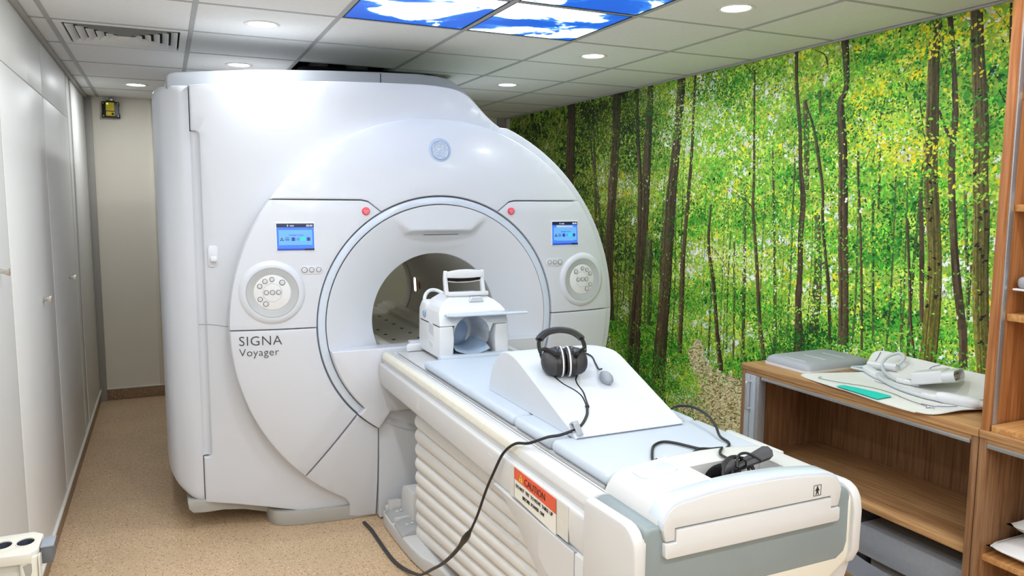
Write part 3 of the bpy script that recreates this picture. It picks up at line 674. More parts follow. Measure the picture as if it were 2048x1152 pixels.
# curved leg cover at the near end of each side
leg = cr([(2.26, .742), (2.16, .722), (2.09, .69), (2.0, .632), (1.91, .575), (1.80, .47), (1.72, .30), (1.70, .12)], 4)+[(1.46, .12), (1.46, .62), (1.43, .735), (1.66, .742)]
for s in (0, 1):
    x0, x1 = sorted((.962, 1.03) if s == 0 else (2*TX-.962, 2*TX-1.03))
    lc = obj('leg_cover', bevel(prism(B(), leg, x0, x1, 'yz'), .006, 2, 40), WHITE2, tab)
    if s == 0:
        obj('hatch_gap', bevel(prism(B(), [(1.9135, .7465), (1.9135, .643), (1.86, .612), (1.70, .602), (1.70, .7465)], .9612, .968, 'yz'), .0003, 1), SEAM, lc)
        obj('hatch_panel', bevel(prism(B(), [(1.9115, .7445), (1.9115, .645), (1.86, .614), (1.7025, .604), (1.7025, .7445)], .9585, .968, 'yz'), .001, 1), WHITE2, lc)
# bellows: pleats run round the far end and along the side
path = [(1.60, 3.44)]+[(x, 3.44) for x in np.linspace(1.5, 1.15, 6)]+arc(1.12, 3.39, .05, 90, 180, 6)+[(1.07, y) for y in np.linspace(3.35, 1.72, 24)]
rows = []
for k, (x, y) in enumerate(path):
    a = path[max(0, k-1)]; b = path[min(len(path)-1, k+1)]; tx, ty = b[0]-a[0], b[1]-a[1]; L = math.hypot(tx, ty); nx, ny = ty/L, -tx/L
    if k < 8: nx, ny = 0, 1
    else: nx, ny = (-abs(nx) if abs(nx) > 1e-6 else 0), abs(ny) if ny > 0 or k < 15 else 0
    rise = max(0, 3.40-y)*.137; row = []
    n = 10*12
    for i in range(n+1):
        u = i/n; z0 = .735-.685*u; f = (1-u)*.0+u
        zz = z0+rise*f*1.0; ph = (u*10) % 1.0
        off = .026*math.sqrt(max(0, 1-(2*ph-1)**2)) if True else 0
        row.append((x+nx*off, y+ny*off, zz))
    rows.append(row)
obj('bellows', grid(B(), rows), plain('bellows_off_white', (226, 225, 222), .5, var=.01, scale=9), tab, smooth=50)
obj('lift_column', box(B(), 1.11, 1.53, 1.74, 3.38, .05, .80), GREYSK, tab)
# floor base with the two foot pedals
base = cr([(1.10, 3.762), (1.0, 3.758), (.972, 3.73), (.972, 3.55), (.978, 3.40), (.985, 3.28)], 3)+cr([(1.00, 3.17), (1.035, 3.06), (1.05, 2.9)], 3)+[(1.05, 1.75), (1.6, 1.75), (1.6, 3.762)]
obj('floor_base', bevel(prism(B(), base, .004, .075, 'xy'), .010, 3, 50), WHITE2, tab)
bm = prism(B(), cr([(3.76, .06), (3.75, .12), (3.72, .125), (3.70, .16), (3.68, .215), (3.62, .235), (3.5, .24)], 4)+[(3.5, .06)], 1.06, 1.5, 'yz'); obj('dock_housing', bevel(bm, .006, 2, 50), WHITE2, tab)
obj('base_gap', bevel(prism(B(), [(3.76, .078), (3.75, .129), (3.71, .135), (3.70, .14), (3.70, .078)], 1.0, 1.06, 'yz'), .003, 1), WHITE2, tab)
for k, (y0, y1, sg) in enumerate(((3.575, 3.725, 1), (3.40, 3.55, -1))):
    bm = prism(B(), [(.976, .068), (.976, .078), (1.02, .098), (1.085, .104), (1.085, .07)], y0, y1)
    p = obj('foot_pedal', bevel(bm, .005, 2), plain('grey_pedal_plastic', (168, 170, 172), .45), tab)
    ym_ = (y0+y1)/2
    M = frame((1.043, ym_, .1035), (0, -1, 0), (1, 0, .12))
    bm = B(); q = .012*sg
    prism(bm, [(-.010, -.004), (.010, -.004), (0, .010)] if sg > 0 else [(-.010, .010), (0, -.004), (.010, .010)], -.0005, .0008, 'xy'); xform(bm, M)
    obj('pedal_arrow', bm, WHITEP, p)
    bm = B()
    for dx in (-.010, -.003, .004, .010): box(bm, dx-.0012, dx+.0012, -.028, -.014, -.0005, .0008)
    box(bm, -.011, .011, -.0222, -.0205, -.0005, .0008)
    xform(bm, M); obj('pedal_mark', bm, WHITEP, p)
bm = B(); box(bm, .985, 1.07, 3.557, 3.567, .07, .106); box(bm, .985, 1.07, 3.732, 3.742, .07, .106); obj('pedal_rib', bevel(bm, .003), WHITE2, tab)
# caution label and old tape on the skirt
def side_frame(y, z): return frame((.9655, y, z), (0, -1, 0), (0, 0, 1))
tp = obj('old_tape', bevel(box(B(), .9648, .9662, 1.745, 2.125, .752, .853), .0004, 1), plain('faded_tape_film', (214, 213, 206), .4), tab)
lb = obj('caution_label', bevel(prism(B(), [(2.092, .757), (2.092, .852), (1.812, .850), (1.808, .744)], .9636, .9665, 'yz'), .0003, 1), LABELW, tab)
obj('label_header', bevel(prism(B(), [(2.092, .816), (2.092, .8525), (1.812, .8505), (1.8115, .807)], .9630, .9650, 'yz'), .0003, 1), ORANGE, lb)
obj('label_text', text_bm('CAUTION', .031, side_frame(2.018, .8205).copy() @ Matrix.Translation((0, 0, .003)), thin=-.0004), INKB, lb)
bm = prism(B(), [(2.057, .8205), (2.031, .8205), (2.044, .8445)], .9622, .9635, 'yz'); tri = obj('warning_triangle', bm, YELL, lb)
obj('warning_mark', bevel(box(B(), .9614, .9624, 2.0427, 2.0453, .829, .838), .0003, 1), INKB, tri); obj('warning_dot', box(B(), .9614, .9624, 2.0427, 2.0453, .8235, .8262), INKB, tri)
obj('label_text', text_bm('DO NOT  TRY  TO MOVE  TABLE  UP', .0158, side_frame(2.080, .793) @ Matrix.Translation((0, 0, .003)), thin=-.0002, spacing=.95), INKB, lb)
obj('label_text', text_bm('BEFORE  POWER  ON!', .0155, side_frame(2.030, .771) @ Matrix.Translation((0, 0, .003)), thin=-.0002, spacing=.95), INKB, lb)
bm = B()
for a_, b_2 in (((2.092, .757), (2.092, .852)), ((2.092, .757), (1.808, .744)), ((1.808, .744), (1.812, .85))): tube(bm, [(.9634, *a_), (.9634, *b_2)], .0006, 4)
obj('label_border', bm, INKB, lb)
# near-end shell: white side covers, grey wrap, white console
for s in (0, 1):
    x0, x1 = sorted((.957, .988) if s == 0 else (2*TX-.957, 2*TX-.988))
    pr = [(1.652, .70), (1.652, .906), (1.645, .917)]+[(1.46, .925)]+arc(1.436, .895, .028, 80, 0, 6)[::1]
    pr = [(1.652, .69), (1.650, .905), (1.640, .917), (1.47, .922)]+cr([(1.452, .920), (1.430, .908), (1.416, .885), (1.410, .85)], 4)+[(1.412, .74), (1.43, .70), (1.50, .68)]
    obj('end_side_cover', bevel(prism(B(), pr, x0, x1, 'yz'), .007, 3, 40), WHITE2, tab)
zs = [(.995, .72), (.987, .76), (.987, .895), (.992, .910), (1.006, .917)]
sh = bevel(prism(B(), both([(1.03, .715), (.998, .735), (.988, .765), (.988, .893), (.993, .909), (1.008, .916)]), 1.424, 1.655), .012, 3, 40)
obj('end_shell', sh, GREYT, tab)
obj('end_trim', bevel(prism(B(), both([(1.03, .700), (.985, .722), (.968, .76), (.968, .87), (.978, .87), (.988, .765), (.998, .733), (1.03, .712)][:8]), 1.418, 1.50), .003, 2, 40), WHITE2, tab) if False else None
bm = prism(B(), both([(1.05, .66), (.985, .70), (.962, .75), (.962, .90), (.99, .90)]), 1.425, 1.64); obj('end_underside', bevel(bm, .02, 3, 40), CREAM, tab)
def ctop(x):
    e = min(x-1.030, 1.614-x); q = min(max(e/.055, 0), 1)
    return .900+.064*math.sqrt(max(0, 1-(1-q)**2))+.024*(1-((x-TX)/.292)**2)
CY0, CY1 = 1.432, 1.672
xs = sorted(set([1.030+.055*(1-math.cos(k*PI/16)) for k in range(9)]+[1.614-.055*(1-math.cos(k*PI/16)) for k in range(9)]+list(np.linspace(1.09, 1.55, 24))+[1.228, 1.468]))
ys = sorted(list(np.linspace(CY0, CY1, 13))+[1.480, 1.570, CY1-.004, CY1-.010])
bm = B(); Vg = {}
for i, x in enumerate(xs):
    for j, y in enumerate(ys):
        dd = max(0, y-(CY1-.012))/.012; Vg[i, j] = bm.verts.new((x, y, ctop(x)-.012*(1-math.sqrt(max(0, 1-dd*dd)))))
hole = lambda x, y: 1.228 < x < 1.468 and 1.480 < y < 1.570
for i in range(len(xs)-1):
    for j in range(len(ys)-1):
        if not hole((xs[i]+xs[i+1])/2, (ys[j]+ys[j+1])/2): bm.faces.new((Vg[i, j], Vg[i+1, j], Vg[i+1, j+1], Vg[i, j+1]))
bed = [e for e in bm.edges if len(e.link_faces) == 1]
ex = bmesh.ops.extrude_edge_only(bm, edges=bed)['geom']
for v in ex:
    if isinstance(v, bmesh.types.BMVert):
        v.co.z = .925 if (1.22 < v.co.x < 1.475 and 1.475 < v.co.y < 1.575) else .900
bmesh.ops.remove_doubles(bm, verts=bm.verts[:], dist=1e-6)
con = obj('end_console', bm, WHITE2, tab, smooth=40)
obj('tray_floor', box(B(), 1.226, 1.470, 1.478, 1.572, .918, .926), CREAM, con)
obj('console_seam', box(B(), 1.213, 1.216, 1.466, 1.668, .980, .9875), WHITEP, con)
pad = rrect(1.085, 1.195, 1.565, 1.632, .018, 5)
bm = prism(B(), pad, .964, .989, 'xy')
for v in bm.verts: v.co.z = ctop(v.co.x)+(.004 if v.co.z > .97 else -.004)
obj('hand_rest_pad', bevel(bm, .002, 2, 50), plain('pale_grey_touch_pad', (206, 212, 216), .45), con)
obj('console_block', bevel(prism(B(), [(1.235, 1.664), (1.235, 1.715), (1.275, 1.730), (1.47, 1.700), (1.47, 1.664)], .93, .984, 'xy'), .004, 2), WHITE2, con) if False else None
bm = prism(B(), [(1.603, 1.66), (1.603, 1.86), (1.625, 1.90), (1.645, 1.90), (1.645, 1.66)], .90, .945, 'xy'); obj('console_wing', bevel(bm, .005, 2), WHITE2, con)
# front plates
xx = np.linspace(1.036, 1.608, 40)
up = [(1.045, .878), (1.072, .878), (1.072, .908), (1.572, .908), (1.572, .878), (1.599, .878), (1.605, .90)]+[(float(x), ctop(x)-.006) for x in xx[::-1] if ctop(x) > .925]+[(1.039, .90)]
obj('end_plate', bevel(prism(B(), up, 1.414, 1.436), .003, 2, 45), WHITE2, con)
dn = [(1.046, .838)]+[(1.046, .838)][:0]+arc(1.052, .846, .010, 250, 180, 3)+[(1.042, .874), (1.074, .874), (1.074, .904), (1.570, .904), (1.570, .874), (1.602, .874)]+arc(1.592, .846, .010, 0, -70, 3)
obj('lower_end_plate', bevel(prism(B(), dn[1:], 1.410, 1.436), .003, 2, 45), WHITE2, con)
outr = [(float(x), ctop(x)+.0025) for x in xx if ctop(x) > .915]; inr = [(x+(TX-x)*.02, z-.013) for x, z in outr[::-1]]
obj('edge_band', bevel(prism(B(), [(1.0355, .905)]+outr+[(1.6085, .905), (1.598, .905)]+inr+[(1.046, .905)], 1.4165, 1.474), .002, 2, 45), RINGW, con)
M = frame((1.520, 1.4135, .932), (1, 0, 0), (0, 0, 1)); bm = B()
for q in ((-.013, .013, -.0145, -.0135), (-.013, .013, .0135, .0145), (-.013, -.012, -.0135, .0135), (.012, .013, -.0135, .0135)): box(bm, *q, -.0003, .0006)
lathe(bm, [(0, .0006), (.0024, .0006), (.0024, -.0003)], (0, .0088, 0), 'z', 12)
prism(bm, [(-.003, .006), (.003, .006), (.0075, -.001), (.0065, -.002), (.003, .002), (.003, -.003), (.0055, -.0118), (.0035, -.0118), (0, -.004), (-.0035, -.0118), (-.0055, -.0118), (-.003, -.003), (-.003, .002), (-.0065, -.002), (-.0075, -.001)], -.0003, .0006, 'xy')
obj('person_symbol', xform(bm, M), INKB, con)
# moving bed inside the bore: board with locating holes between stepped rails
bd = obj('bore_bridge', bevel(prism(B(), both([(1.04, .70), (1.04, .80), (1.06, .815), (1.11, .815), (1.118, .835), (1.155, .848), (1.165, .838)][:]), 3.78, 5.9), .004, 2, 30), CREAM, mri)
for sx_ in (-1, 1):
    bm = prism(B(), [(TX+sx_*.175, .835), (TX+sx_*.175, .868), (TX+sx_*.19, .875), (TX+sx_*.215, .875), (TX+sx_*.225, .895), (TX+sx_*.27, .90), (TX+sx_*.285, .86), (TX+sx_*.285, .80)], 3.95, 5.85)
    obj('bore_rail', bevel(bm, .003, 2, 30), CREAM, mri)
for row in (-.08, .08):
    for y in (4.08, 4.27, 4.46, 4.65, 4.84, 5.03, 5.22, 5.41):
        obj('locating_hole', lathe(B(), [(0, .8415), (.011, .8415), (.014, .8398), (.014, .836)], (TX+row, y, 0), 'z', 4, 45, 405), BLACK, bd)
# ---------------------------------------------------------------- pads lying on the table
def pad_obj(y0, y1, lab, x0=1.044, x1=1.600, z0=.917, z1=.957, m=PAD):
    o = obj('table_pad', bevel(box(B(), x0, x1, y0, y1, z0, z1), .018, 5), m)
    return tag(o, lab, 'table pad', 'pads on the patient table')
pad_obj(2.285, 3.26, 'long pale blue mattress pad under the head coil on the table')
pad_obj(2.012, 2.280, 'short pale blue mattress pad under the white wedge')
pad_obj(1.677, 2.007, 'pale blue mattress pad at the near console end of the table')
# white wedge cushion
wz = lambda y: .965+(y-1.985)*.366
wp = [(1.972, .958), (1.966, .963), (1.985, .972)]+[(2.36, 1.1085)]+cr([(2.40, 1.121), (2.45, 1.131), (2.497, 1.132), (2.545, 1.118), (2.59, 1.085), (2.625, 1.04), (2.645, .99), (2.65, .958)], 4)
xs_ = [1.112, 1.115, 1.2, 1.3, 1.4, 1.44]+[1.508-.068*(1-math.sin(k_*PI/16)) for k_ in range(1, 9)]
def wsec(x):
    t_ = max(0, (x-1.44)/.068); sh_ = .068*(1-math.sqrt(max(0, 1-t_*t_)))
    return [(x, y-sh_*min(1, max(0, (y-2.15)/.3)), z-(.004 if x < 1.113 and z > .96 else 0)-.10*sh_*(z > 1.05)) for y, z in wp]
bm = B(); Wv = [[bm.verts.new(p) for p in wsec(x)] for x in xs_]; nw = len(wp)
for a_, b_2 in zip(Wv, Wv[1:]):
    for i in range(nw): bm.faces.new((a_[i], a_[(i+1) % nw], b_2[(i+1) % nw], b_2[i]))
bm.faces.new(Wv[0][::-1]); bm.faces.new(Wv[-1])
wedge = tag(obj('wedge_cushion', bm, plain('white_blue_wedge_plastic', (203, 210, 220), .45, var=.01, scale=6), smooth=28), 'white wedge shaped leg support lying across the table pads', 'wedge cushion')
# ---------------------------------------------------------------- headphones on the wedge
ax = Vector((.965, -.262, 0)).normalized(); cup_c = Vector((1.236, 2.278, 0)); cup_z = wz(2.278)+.057
back = Vector((0, 0, 1)).cross(ax).normalized()       # horizontal, away from the camera
hp = thing('ear_defender_headphones', 'black padded headphones lying on the white wedge', 'headphones', (1.236, 2.278, wz(2.278)))
upv = Vector((0, 0, 1)); tilt = (upv*.74+back*.67).normalized(); fwd = ax.cross(tilt)
def HP(a, t, f): return Vector((cup_c.x, cup_c.y, cup_z))+ax*a+tilt*t+fwd*f
def hp_lathe(prof, side, n=36, sx=.80):
    bm = B(); 
    M = Matrix((ax*side, fwd, tilt)).transposed().to_4x4(); M.translation = HP(0, 0, 0)
    lathe(bm, prof, (0, 0, 0), 'x', n, sx=sx); return xform(bm, M)
for s in (-1, 1):
    shell = obj('ear_cup', hp_lathe([(.0505, .022), (.0525, .030), (.051, .040), (.047, .056), (.040, .068), (.028, .076), (.014, .080), (0, .081)], s), BLACKM, hp, smooth=60)
    obj('cup_rim', hp_lathe([(.050, .012), (.054, .015), (.0545, .030), (.0515, .036), (.0505, .040)], s), BLACK, shell, smooth=50)
    obj('white_ring', hp_lathe([(.0525, .0095), (.0555, .011), (.0555, .0145), (.0525, .016)], s), WHITEP, shell)
    obj('ear_cushion', hp_lathe([(.028, .0015), (.038, .0005), (.047, .0015), (.051, .006), (.050, .012), (.040, .013)], s), BLACKL, shell, smooth=60)
    yk = cr([HP(s*.030, -.012, .046), HP(s*.050, .012, .047), HP(s*.068, .030, .034), HP(s*.078, .042, 0), HP(s*.068, .030, -.034), HP(s*.050, .012, -.047), HP(s*.030, -.012, -.046)], 6)
    obj('yoke', tube(B(), yk, .0048, 8, flat=1.4), BLACK, hp)
    bm = B(); lathe(bm, [(0, 0), (.006, 0), (.007, .004), (.007, .012), (0, .013)], (0, 0, 0), 'z', 14)
    M = frame(HP(s*.034, -.004, .046), ax, tilt); obj('yoke_pivot', xform(bm, M), BLACK, hp)
arcp = [HP(-.078, .036, 0), HP(-.081, .066, 0), HP(-.072, .096, 0), HP(-.042, .120, 0), HP(0, .128, 0), HP(.042, .120, 0), HP(.072, .096, 0), HP(.081, .066, 0), HP(.078, .036, 0)]
obj('headband', tube(B(), cr(arcp, 6), .0075, 8, flat=.42), BLACK, hp)
obj('headband_padding', tube(B(), cr(arcp[1:-1], 8)[6:-6], .0155, 12, flat=.62), BLACKL, hp)
cab1 = [(1.192, 2.282, 1.088), (1.200, 2.262, 1.074), (1.210, 2.229, 1.061), (1.231, 2.191, 1.047), (1.238, 2.155, 1.034), (1.229, 2.113, 1.019), (1.2255, 2.098, 1.015)]
cab2 = [(1.280, 2.262, 1.082), (1.266, 2.248, 1.068), (1.258, 2.221, 1.058), (1.255, 2.178, 1.043), (1.243, 2.138, 1.028), (1.233, 2.107, 1.017), (1.2275, 2.098, 1.015)]
obj('thin_cable', tube(B(), cr(cab1, 6), .0026, 8), RUBBER, hp); obj('thin_cable', tube(B(), cr(cab2, 6), .0026, 8), RUBBER, hp)
bm = B(); lathe(bm, [(0, -.008), (.006, -.006), (.0075, 0), (.006, .006), (0, .008)], (0, 0, 0), 'x', 14); xform(bm, frame((1.225, 2.098, 1.0165), (.35, .9, .3), (.9, -.35, 0))); obj('cable_slider', bm, BLACK, hp)
main = [(1.225, 2.098, 1.0155), (1.204, 2.062, 1.002), (1.171, 2.027, .989), (1.139, 2.004, .981), (1.110, 1.994, .977), (1.075, 2.004, .966), (1.036, 2.012, .962), (.998, 2.060, .934), (.978, 2.118, .9175), (.958, 2.165, .875), (.948, 2.215, .800), (.944, 2.275, .715), (.942, 2.347, .601), (.940, 2.413, .513)]
obj('main_cable', tube(B(), cr(main, 6), .0046, 10), RUBBER, hp)
sl = obj('strain_relief', tube(B(), cr([(.940, 2.405, .525), (.9385, 2.44, .487), (.937, 2.475, .452), (.935, 2.505, .42)], 4), [.006, .006, .009, .011, .0125, .013, .013, .0125, .011, .010, .009, .0085, .008], 12), BLACK, hp)
low = [(.935, 2.500, .424), (.930, 2.58, .352), (.925, 2.68, .275), (.925, 2.79, .205), (.935, 2.92, .125), (.948, 3.05, .055), (.935, 3.18, .018), (.912, 3.29, .010), (.903, 3.42, .009), (.900, 3.56, .009), (.897, 3.69, .009), (.885, 3.795, .009)]
bm = B()
for q in (-1, 1): tube(bm, [(p[0]+q*.0042, p[1], p[2]) for p in cr(low, 6)], .0052, 8)
obj('lower_cable', bm, SLEEVE, hp)
# grey clip holding the cable at the wedge corner
cl = thing('cable_clip', 'small grey plastic clip gripping the black cable at the wedge corner', 'cable clip', (1.125, 1.992, .975))
M = frame((1.1235, 1.990, .982), (.93, .2, 0), (-.12, .55, .8))
bm = B(); box(bm, -.011, .011, -.024, .024, -.010, -.004); box(bm, -.011, .011, -.024, .024, .008, .013); box(bm, -.011, .011, .018, .025, -.006, .010)
obj('clip_body', xform(bevel(bm, .002, 2), M), GREYCL, cl)
bm = box(B(), -.0085, .0085, -.020, .012, .0125, .0145); obj('clip_plate', xform(bevel(bm, .0008, 1), M), PADG, cl)
# squeeze bulb
bl = thing('squeeze_bulb', 'grey rubber squeeze bulb on a black lead lying on the wedge', 'squeeze bulb', (1.367, 2.214, wz(2.214)))
bm = lathe(B(), [(0, -.036), (.005, -.036), (.0065, -.033), (.012, -.029), (.0185, -.018), (.0215, -.004), (.021, .008), (.0165, .020), (.010, .027), (.006, .029), (.005, .0275), (0, .0275)], (0, 0, 0), 'y', 28)
M = Matrix.Translation((1.369, 2.216, wz(2.216)+.0215)) @ frame((0, 0, 0), (1, 0.02, 0), (.02, -.94, -.34))
obj('bulb_body', xform(bm, M), GREYB, bl, smooth=70)
obj('bulb_tip', xform(lathe(B(), [(.0045, .029), (.0042, .0305), (.002, .0305), (.0018, .027)], (0, 0, 0), 'y', 14), M), GREYCL, bl)
bc = [(1.315, 2.385, 1.136), (1.340, 2.415, 1.131), (1.375, 2.410, 1.1285), (1.400, 2.375, 1.1165), (1.391, 2.330, 1.100), (1.379, 2.285, 1.088), (1.371, 2.252, 1.096)]
obj('bulb_cable', tube(B(), cr(bc, 6), .003, 8), RUBBER, bl)
# loop of black cable on the near pad and a bundle in the console tray
lc = thing('cable_loop', 'thin black cable looping over the near mattress pad', 'cable', (1.4, 1.8, .957))
loop = [(1.535, 2.086, .972), (1.562, 2.062, .99), (1.573, 2.004, 1.0), (1.560, 1.918, 1.0), (1.541, 1.849, .985), (1.515, 1.794, .968), (1.509, 1.746, .962), (1.466, 1.708, .962), (1.412, 1.702, .964), (1.387, 1.738, .964), (1.359, 1.808, .963), (1.330, 1.831, .963), (1.286, 1.812, .962), (1.237, 1.750, .962), (1.206, 1.700, .962), (1.202, 1.678, .975)]
obj('cable_run', tube(B(), cr(loop, 6), .0042, 8), RUBBER, lc)
tail = [(1.304, 1.683, .974), (1.345, 1.706, .966), (1.374, 1.712, .972), (1.401, 1.694, .974), (1.420, 1.675, .980), (1.392, 1.640, .993), (1.355, 1.600, .994), (1.345, 1.549, .995), (1.342, 1.514, .990)]
obj('cable_run', tube(B(), cr(tail, 6), .0040, 8), RUBBER, lc)
bn = thing('cable_bundle', 'black ribbed hose and cables bundled in the console tray', 'cable bundle', (1.34, 1.51, .926))
hs = cr([(1.245, 1.510, 0.941), (1.256, 1.518, 0.968), (1.278, 1.525, 0.979), (1.30, 1.530, 0.981)], 16)
obj('ribbed_hose', tube(B(), hs, [.0145+.0022*math.cos(i*PI) for i in range(len(hs))], 12), BLACK, bn, smooth=20)
obj('hose_cuff', tube(B(), cr([(1.285, 1.526, .972), (1.315, 1.530, .984), (1.34, 1.532, .988)], 5), [.017]*6+[.019]*5, 12), BLACKM, bn)
bm = B()
for k, (cx_, cy_, r1, dz) in enumerate(((1.345, 1.515, .062, .0), (1.34, 1.520, .052, .008), (1.36, 1.512, .045, -.004), (1.33, 1.525, .034, .004))):
    ring = [(cx_+r1*math.cos(a_)*.98, cy_+.022*math.sin(a_+.5), .968+dz+r1*.60*math.sin(a_)) for a_ in np.linspace(0, 2*PI, 26)[:-1]]
    tube(bm, ring, .0042, 7, closed=True)
obj('coiled_lead', bm, RUBBER, bn)
obj('lead_arc', tube(B(), cr([(1.332, 1.505, .990), (1.35, 1.525, 1.012), (1.378, 1.528, 1.016), (1.397, 1.512, 1.008), (1.41, 1.50, .998)], 6), .0036, 8), RUBBER, bn)
bm = B(); rw = []
for t_, rr in ((0, .014), (.3, .016), (.6, .019), (1, .022)):
    c_ = Vector((1.365, 1.524, .990)).lerp(Vector((1.447, 1.526, 1.008)), t_)
    rw.append([(c_.x+.006*math.sin(a_), c_.y+rr*1.15*math.cos(a_), c_.z+rr*.72*math.sin(a_)) for a_ in np.linspace(0, 2*PI, 9)])
grid(bm, rw); bmesh.ops.remove_doubles(bm, verts=bm.verts[:], dist=1e-6)
bmesh.ops.solidify(bm, geom=bm.faces[:], thickness=.0015)
obj('open_plug_sleeve', bm, BLACKM, bn, smooth=30)
obj('plug_core', tube(B(), [(1.32, 1.524, .976), (1.40, 1.525, .994)], .012, 10), BLACK, bn)
# ---------------------------------------------------------------- head coil on the table
hc = thing('head_coil', 'white head coil with mirror frame standing on the table before the bore', 'head coil', (1.335, 3.5, .917))
ztop = 1.172
fr = [(1.158, .934), (1.160, 1.085), (1.166, 1.150), (1.180, ztop), (1.492, ztop), (1.506, 1.150), (1.512, 1.085), (1.514, .934)]
arch = [(1.418, .934), (1.412, 1.03)]+[(1.322+.092*math.cos(a_), 1.045+.088*math.sin(a_)) for a_ in np.linspace(.05, PI-.05, 12)]+[(1.232, 1.03), (1.226, .934)]
low_half = [(1.158, .934), (1.160, 1.086), (1.226, 1.086), (1.232, 1.03), (1.226, .934)]
lowb = B(); prism(lowb, low_half, 3.362, 3.66); prism(lowb, [(2*1.335-x+.002, z) for x, z in low_half], 3.362, 3.66); prism(lowb, [(1.22, .934), (1.42, .934), (1.42, .948), (1.22, .948)], 3.362, 3.66)
obj('lower_shell', bevel(lowb, .007, 3, 40), COILW, hc)
upo = [(1.160, 1.089), (1.166, 1.150), (1.180, ztop), (1.205, 1.195), (1.245, 1.218), (1.425, 1.218), (1.466, 1.195), (1.492, ztop), (1.506, 1.150), (1.512, 1.089), (1.432, 1.089)]+arch[2:-2]+[(1.238, 1.089)]
bm = prism(B(), upo, 3.366, 3.64)
for v in bm.verts:
    if v.co.z > 1.12: v.co.y += (v.co.z-1.12)*(.95 if v.co.y < 3.5 else -.35)
obj('upper_shell', bevel(bm, .004, 3, 12), COILW, hc, smooth=14)
obj('joint_line', box(B(), 1.1585, 1.163, 3.375, 3.655, 1.086, 1.089), GAP, hc)
# clear hood inside the opening, head cushion and neck cushion
hood = B(); grid(hood, [[(1.322+r*math.cos(a_), y, 1.04+r*.96*math.sin(a_)) for a_ in np.linspace(-.5, PI+.5, 22)] for r, y in ((.090, 3.37), (.084, 3.43), (.080, 3.52), (.080, 3.60))]); obj('inner_hood', hood, CLEAR, hc, smooth=60)
bm = lathe(B(), [(0, -.03), (.05, -.026), (.078, -.01), (.086, .01), (.080, .03)], (1.322, 3.60, 1.03), 'y', 28); obj('head_cushion', bm, COILB, hc, smooth=60)
bm = B(); grid(bm, [[(1.322+dx, 3.35+.24*t_, .950+.012*math.sin(PI*t_)+.075*(abs(dx)/.09)**2.2*(.3+.7*t_)) for dx in np.linspace(-.088, .088, 13)] for t_ in np.linspace(0, 1, 8)]); obj('neck_cushion', bm, COILB, hc, smooth=60)
obj('front_pad', bevel(box(B(), 1.150, 1.508, 3.322, 3.380, .9175, .952), .013, 4), PAD, hc)
# visor plate
bm = prism(B(), [(1.180, 3.362), (1.21, 3.318), (1.585, 3.300), (1.592, 3.335), (1.52, 3.41), (1.24, 3.43)], 1.136, 1.1455, 'xy'); obj('visor_plate', bevel(bm, .003, 2), plain('blue_grey_acrylic', (176, 194, 208), .2, var=.02), hc)
bm = B(); tube(bm, [(1.19, 3.345, 1.142), (1.215, 3.321, 1.142), (1.585, 3.303, 1.142)], .0058, 8); obj('visor_edge', bm, COILG, hc)
# windows in the hood and mirror frame above
obj('hood_window', bevel(prism(B(), [(1.33, 1.190), (1.41, 1.190), (1.395, 1.214), (1.345, 1.214)], 3.424, 3.47), .003, 1), COILG, hc)
bm = prism(B(), [(1.245, 1.218), (1.425, 1.218), (1.415, 1.226), (1.255, 1.226)], 3.475, 3.58); obj('eye_window', bevel(bm, .003, 1), COILG, hc)
bm = B()
for x0, x1 in ((1.262, 1.322), (1.336, 1.402)): lathe(bm, [(0, .012), (.018, .010), (.028, .0), (.026, -.006)], ((x0+x1)/2, 3.50, 1.219), 'z', 18)
obj('eye_ridge', bm, COILW, hc)
mf = obj('mirror_rail', bevel(prism(B(), [(1.235, 3.470), (1.235, 3.450), (1.44, 3.440), (1.44, 3.460)], 1.218, 1.238, 'xy'), .004, 2), COILW, hc)
for x in (1.232, 1.424):
    bm = prism(B(), [(3.460, 1.222), (3.485, 1.30), (3.482, 1.338), (3.497, 1.340), (3.507, 1.30), (3.490, 1.222)], x-.008, x+.010, 'yz'); obj('mirror_post', bevel(bm, .003, 2), COILW, hc)
bm = prism(B(), cr([(1.238, 1.334), (1.29, 1.342), (1.335, 1.344), (1.38, 1.342), (1.422, 1.336)], 3)+cr([(1.422, 1.306), (1.38, 1.303), (1.335, 1.302), (1.29, 1.303), (1.238, 1.306)], 3), 3.477, 3.497); obj('mirror_housing', bevel(bm, .003, 2), COILW, hc)
bm = prism(B(), [(1.243, 1.306), (1.412, 1.303), (1.412, 1.292), (1.36, 1.285), (1.29, 1.285), (1.243, 1.291)], 3.485, 3.500); obj('mirror_glass', bevel(bm, .001, 1), plain('dark_mirror', (22, 18, 18), .08, metal=.6), hc)
bm = B(); tube(bm, cr([(1.240, 3.493, 1.289), (1.29, 3.493, 1.283), (1.36, 3.493, 1.283), (1.418, 3.493, 1.289)], 5), .0035, 6); obj('mirror_lip', bm, COILW, hc)
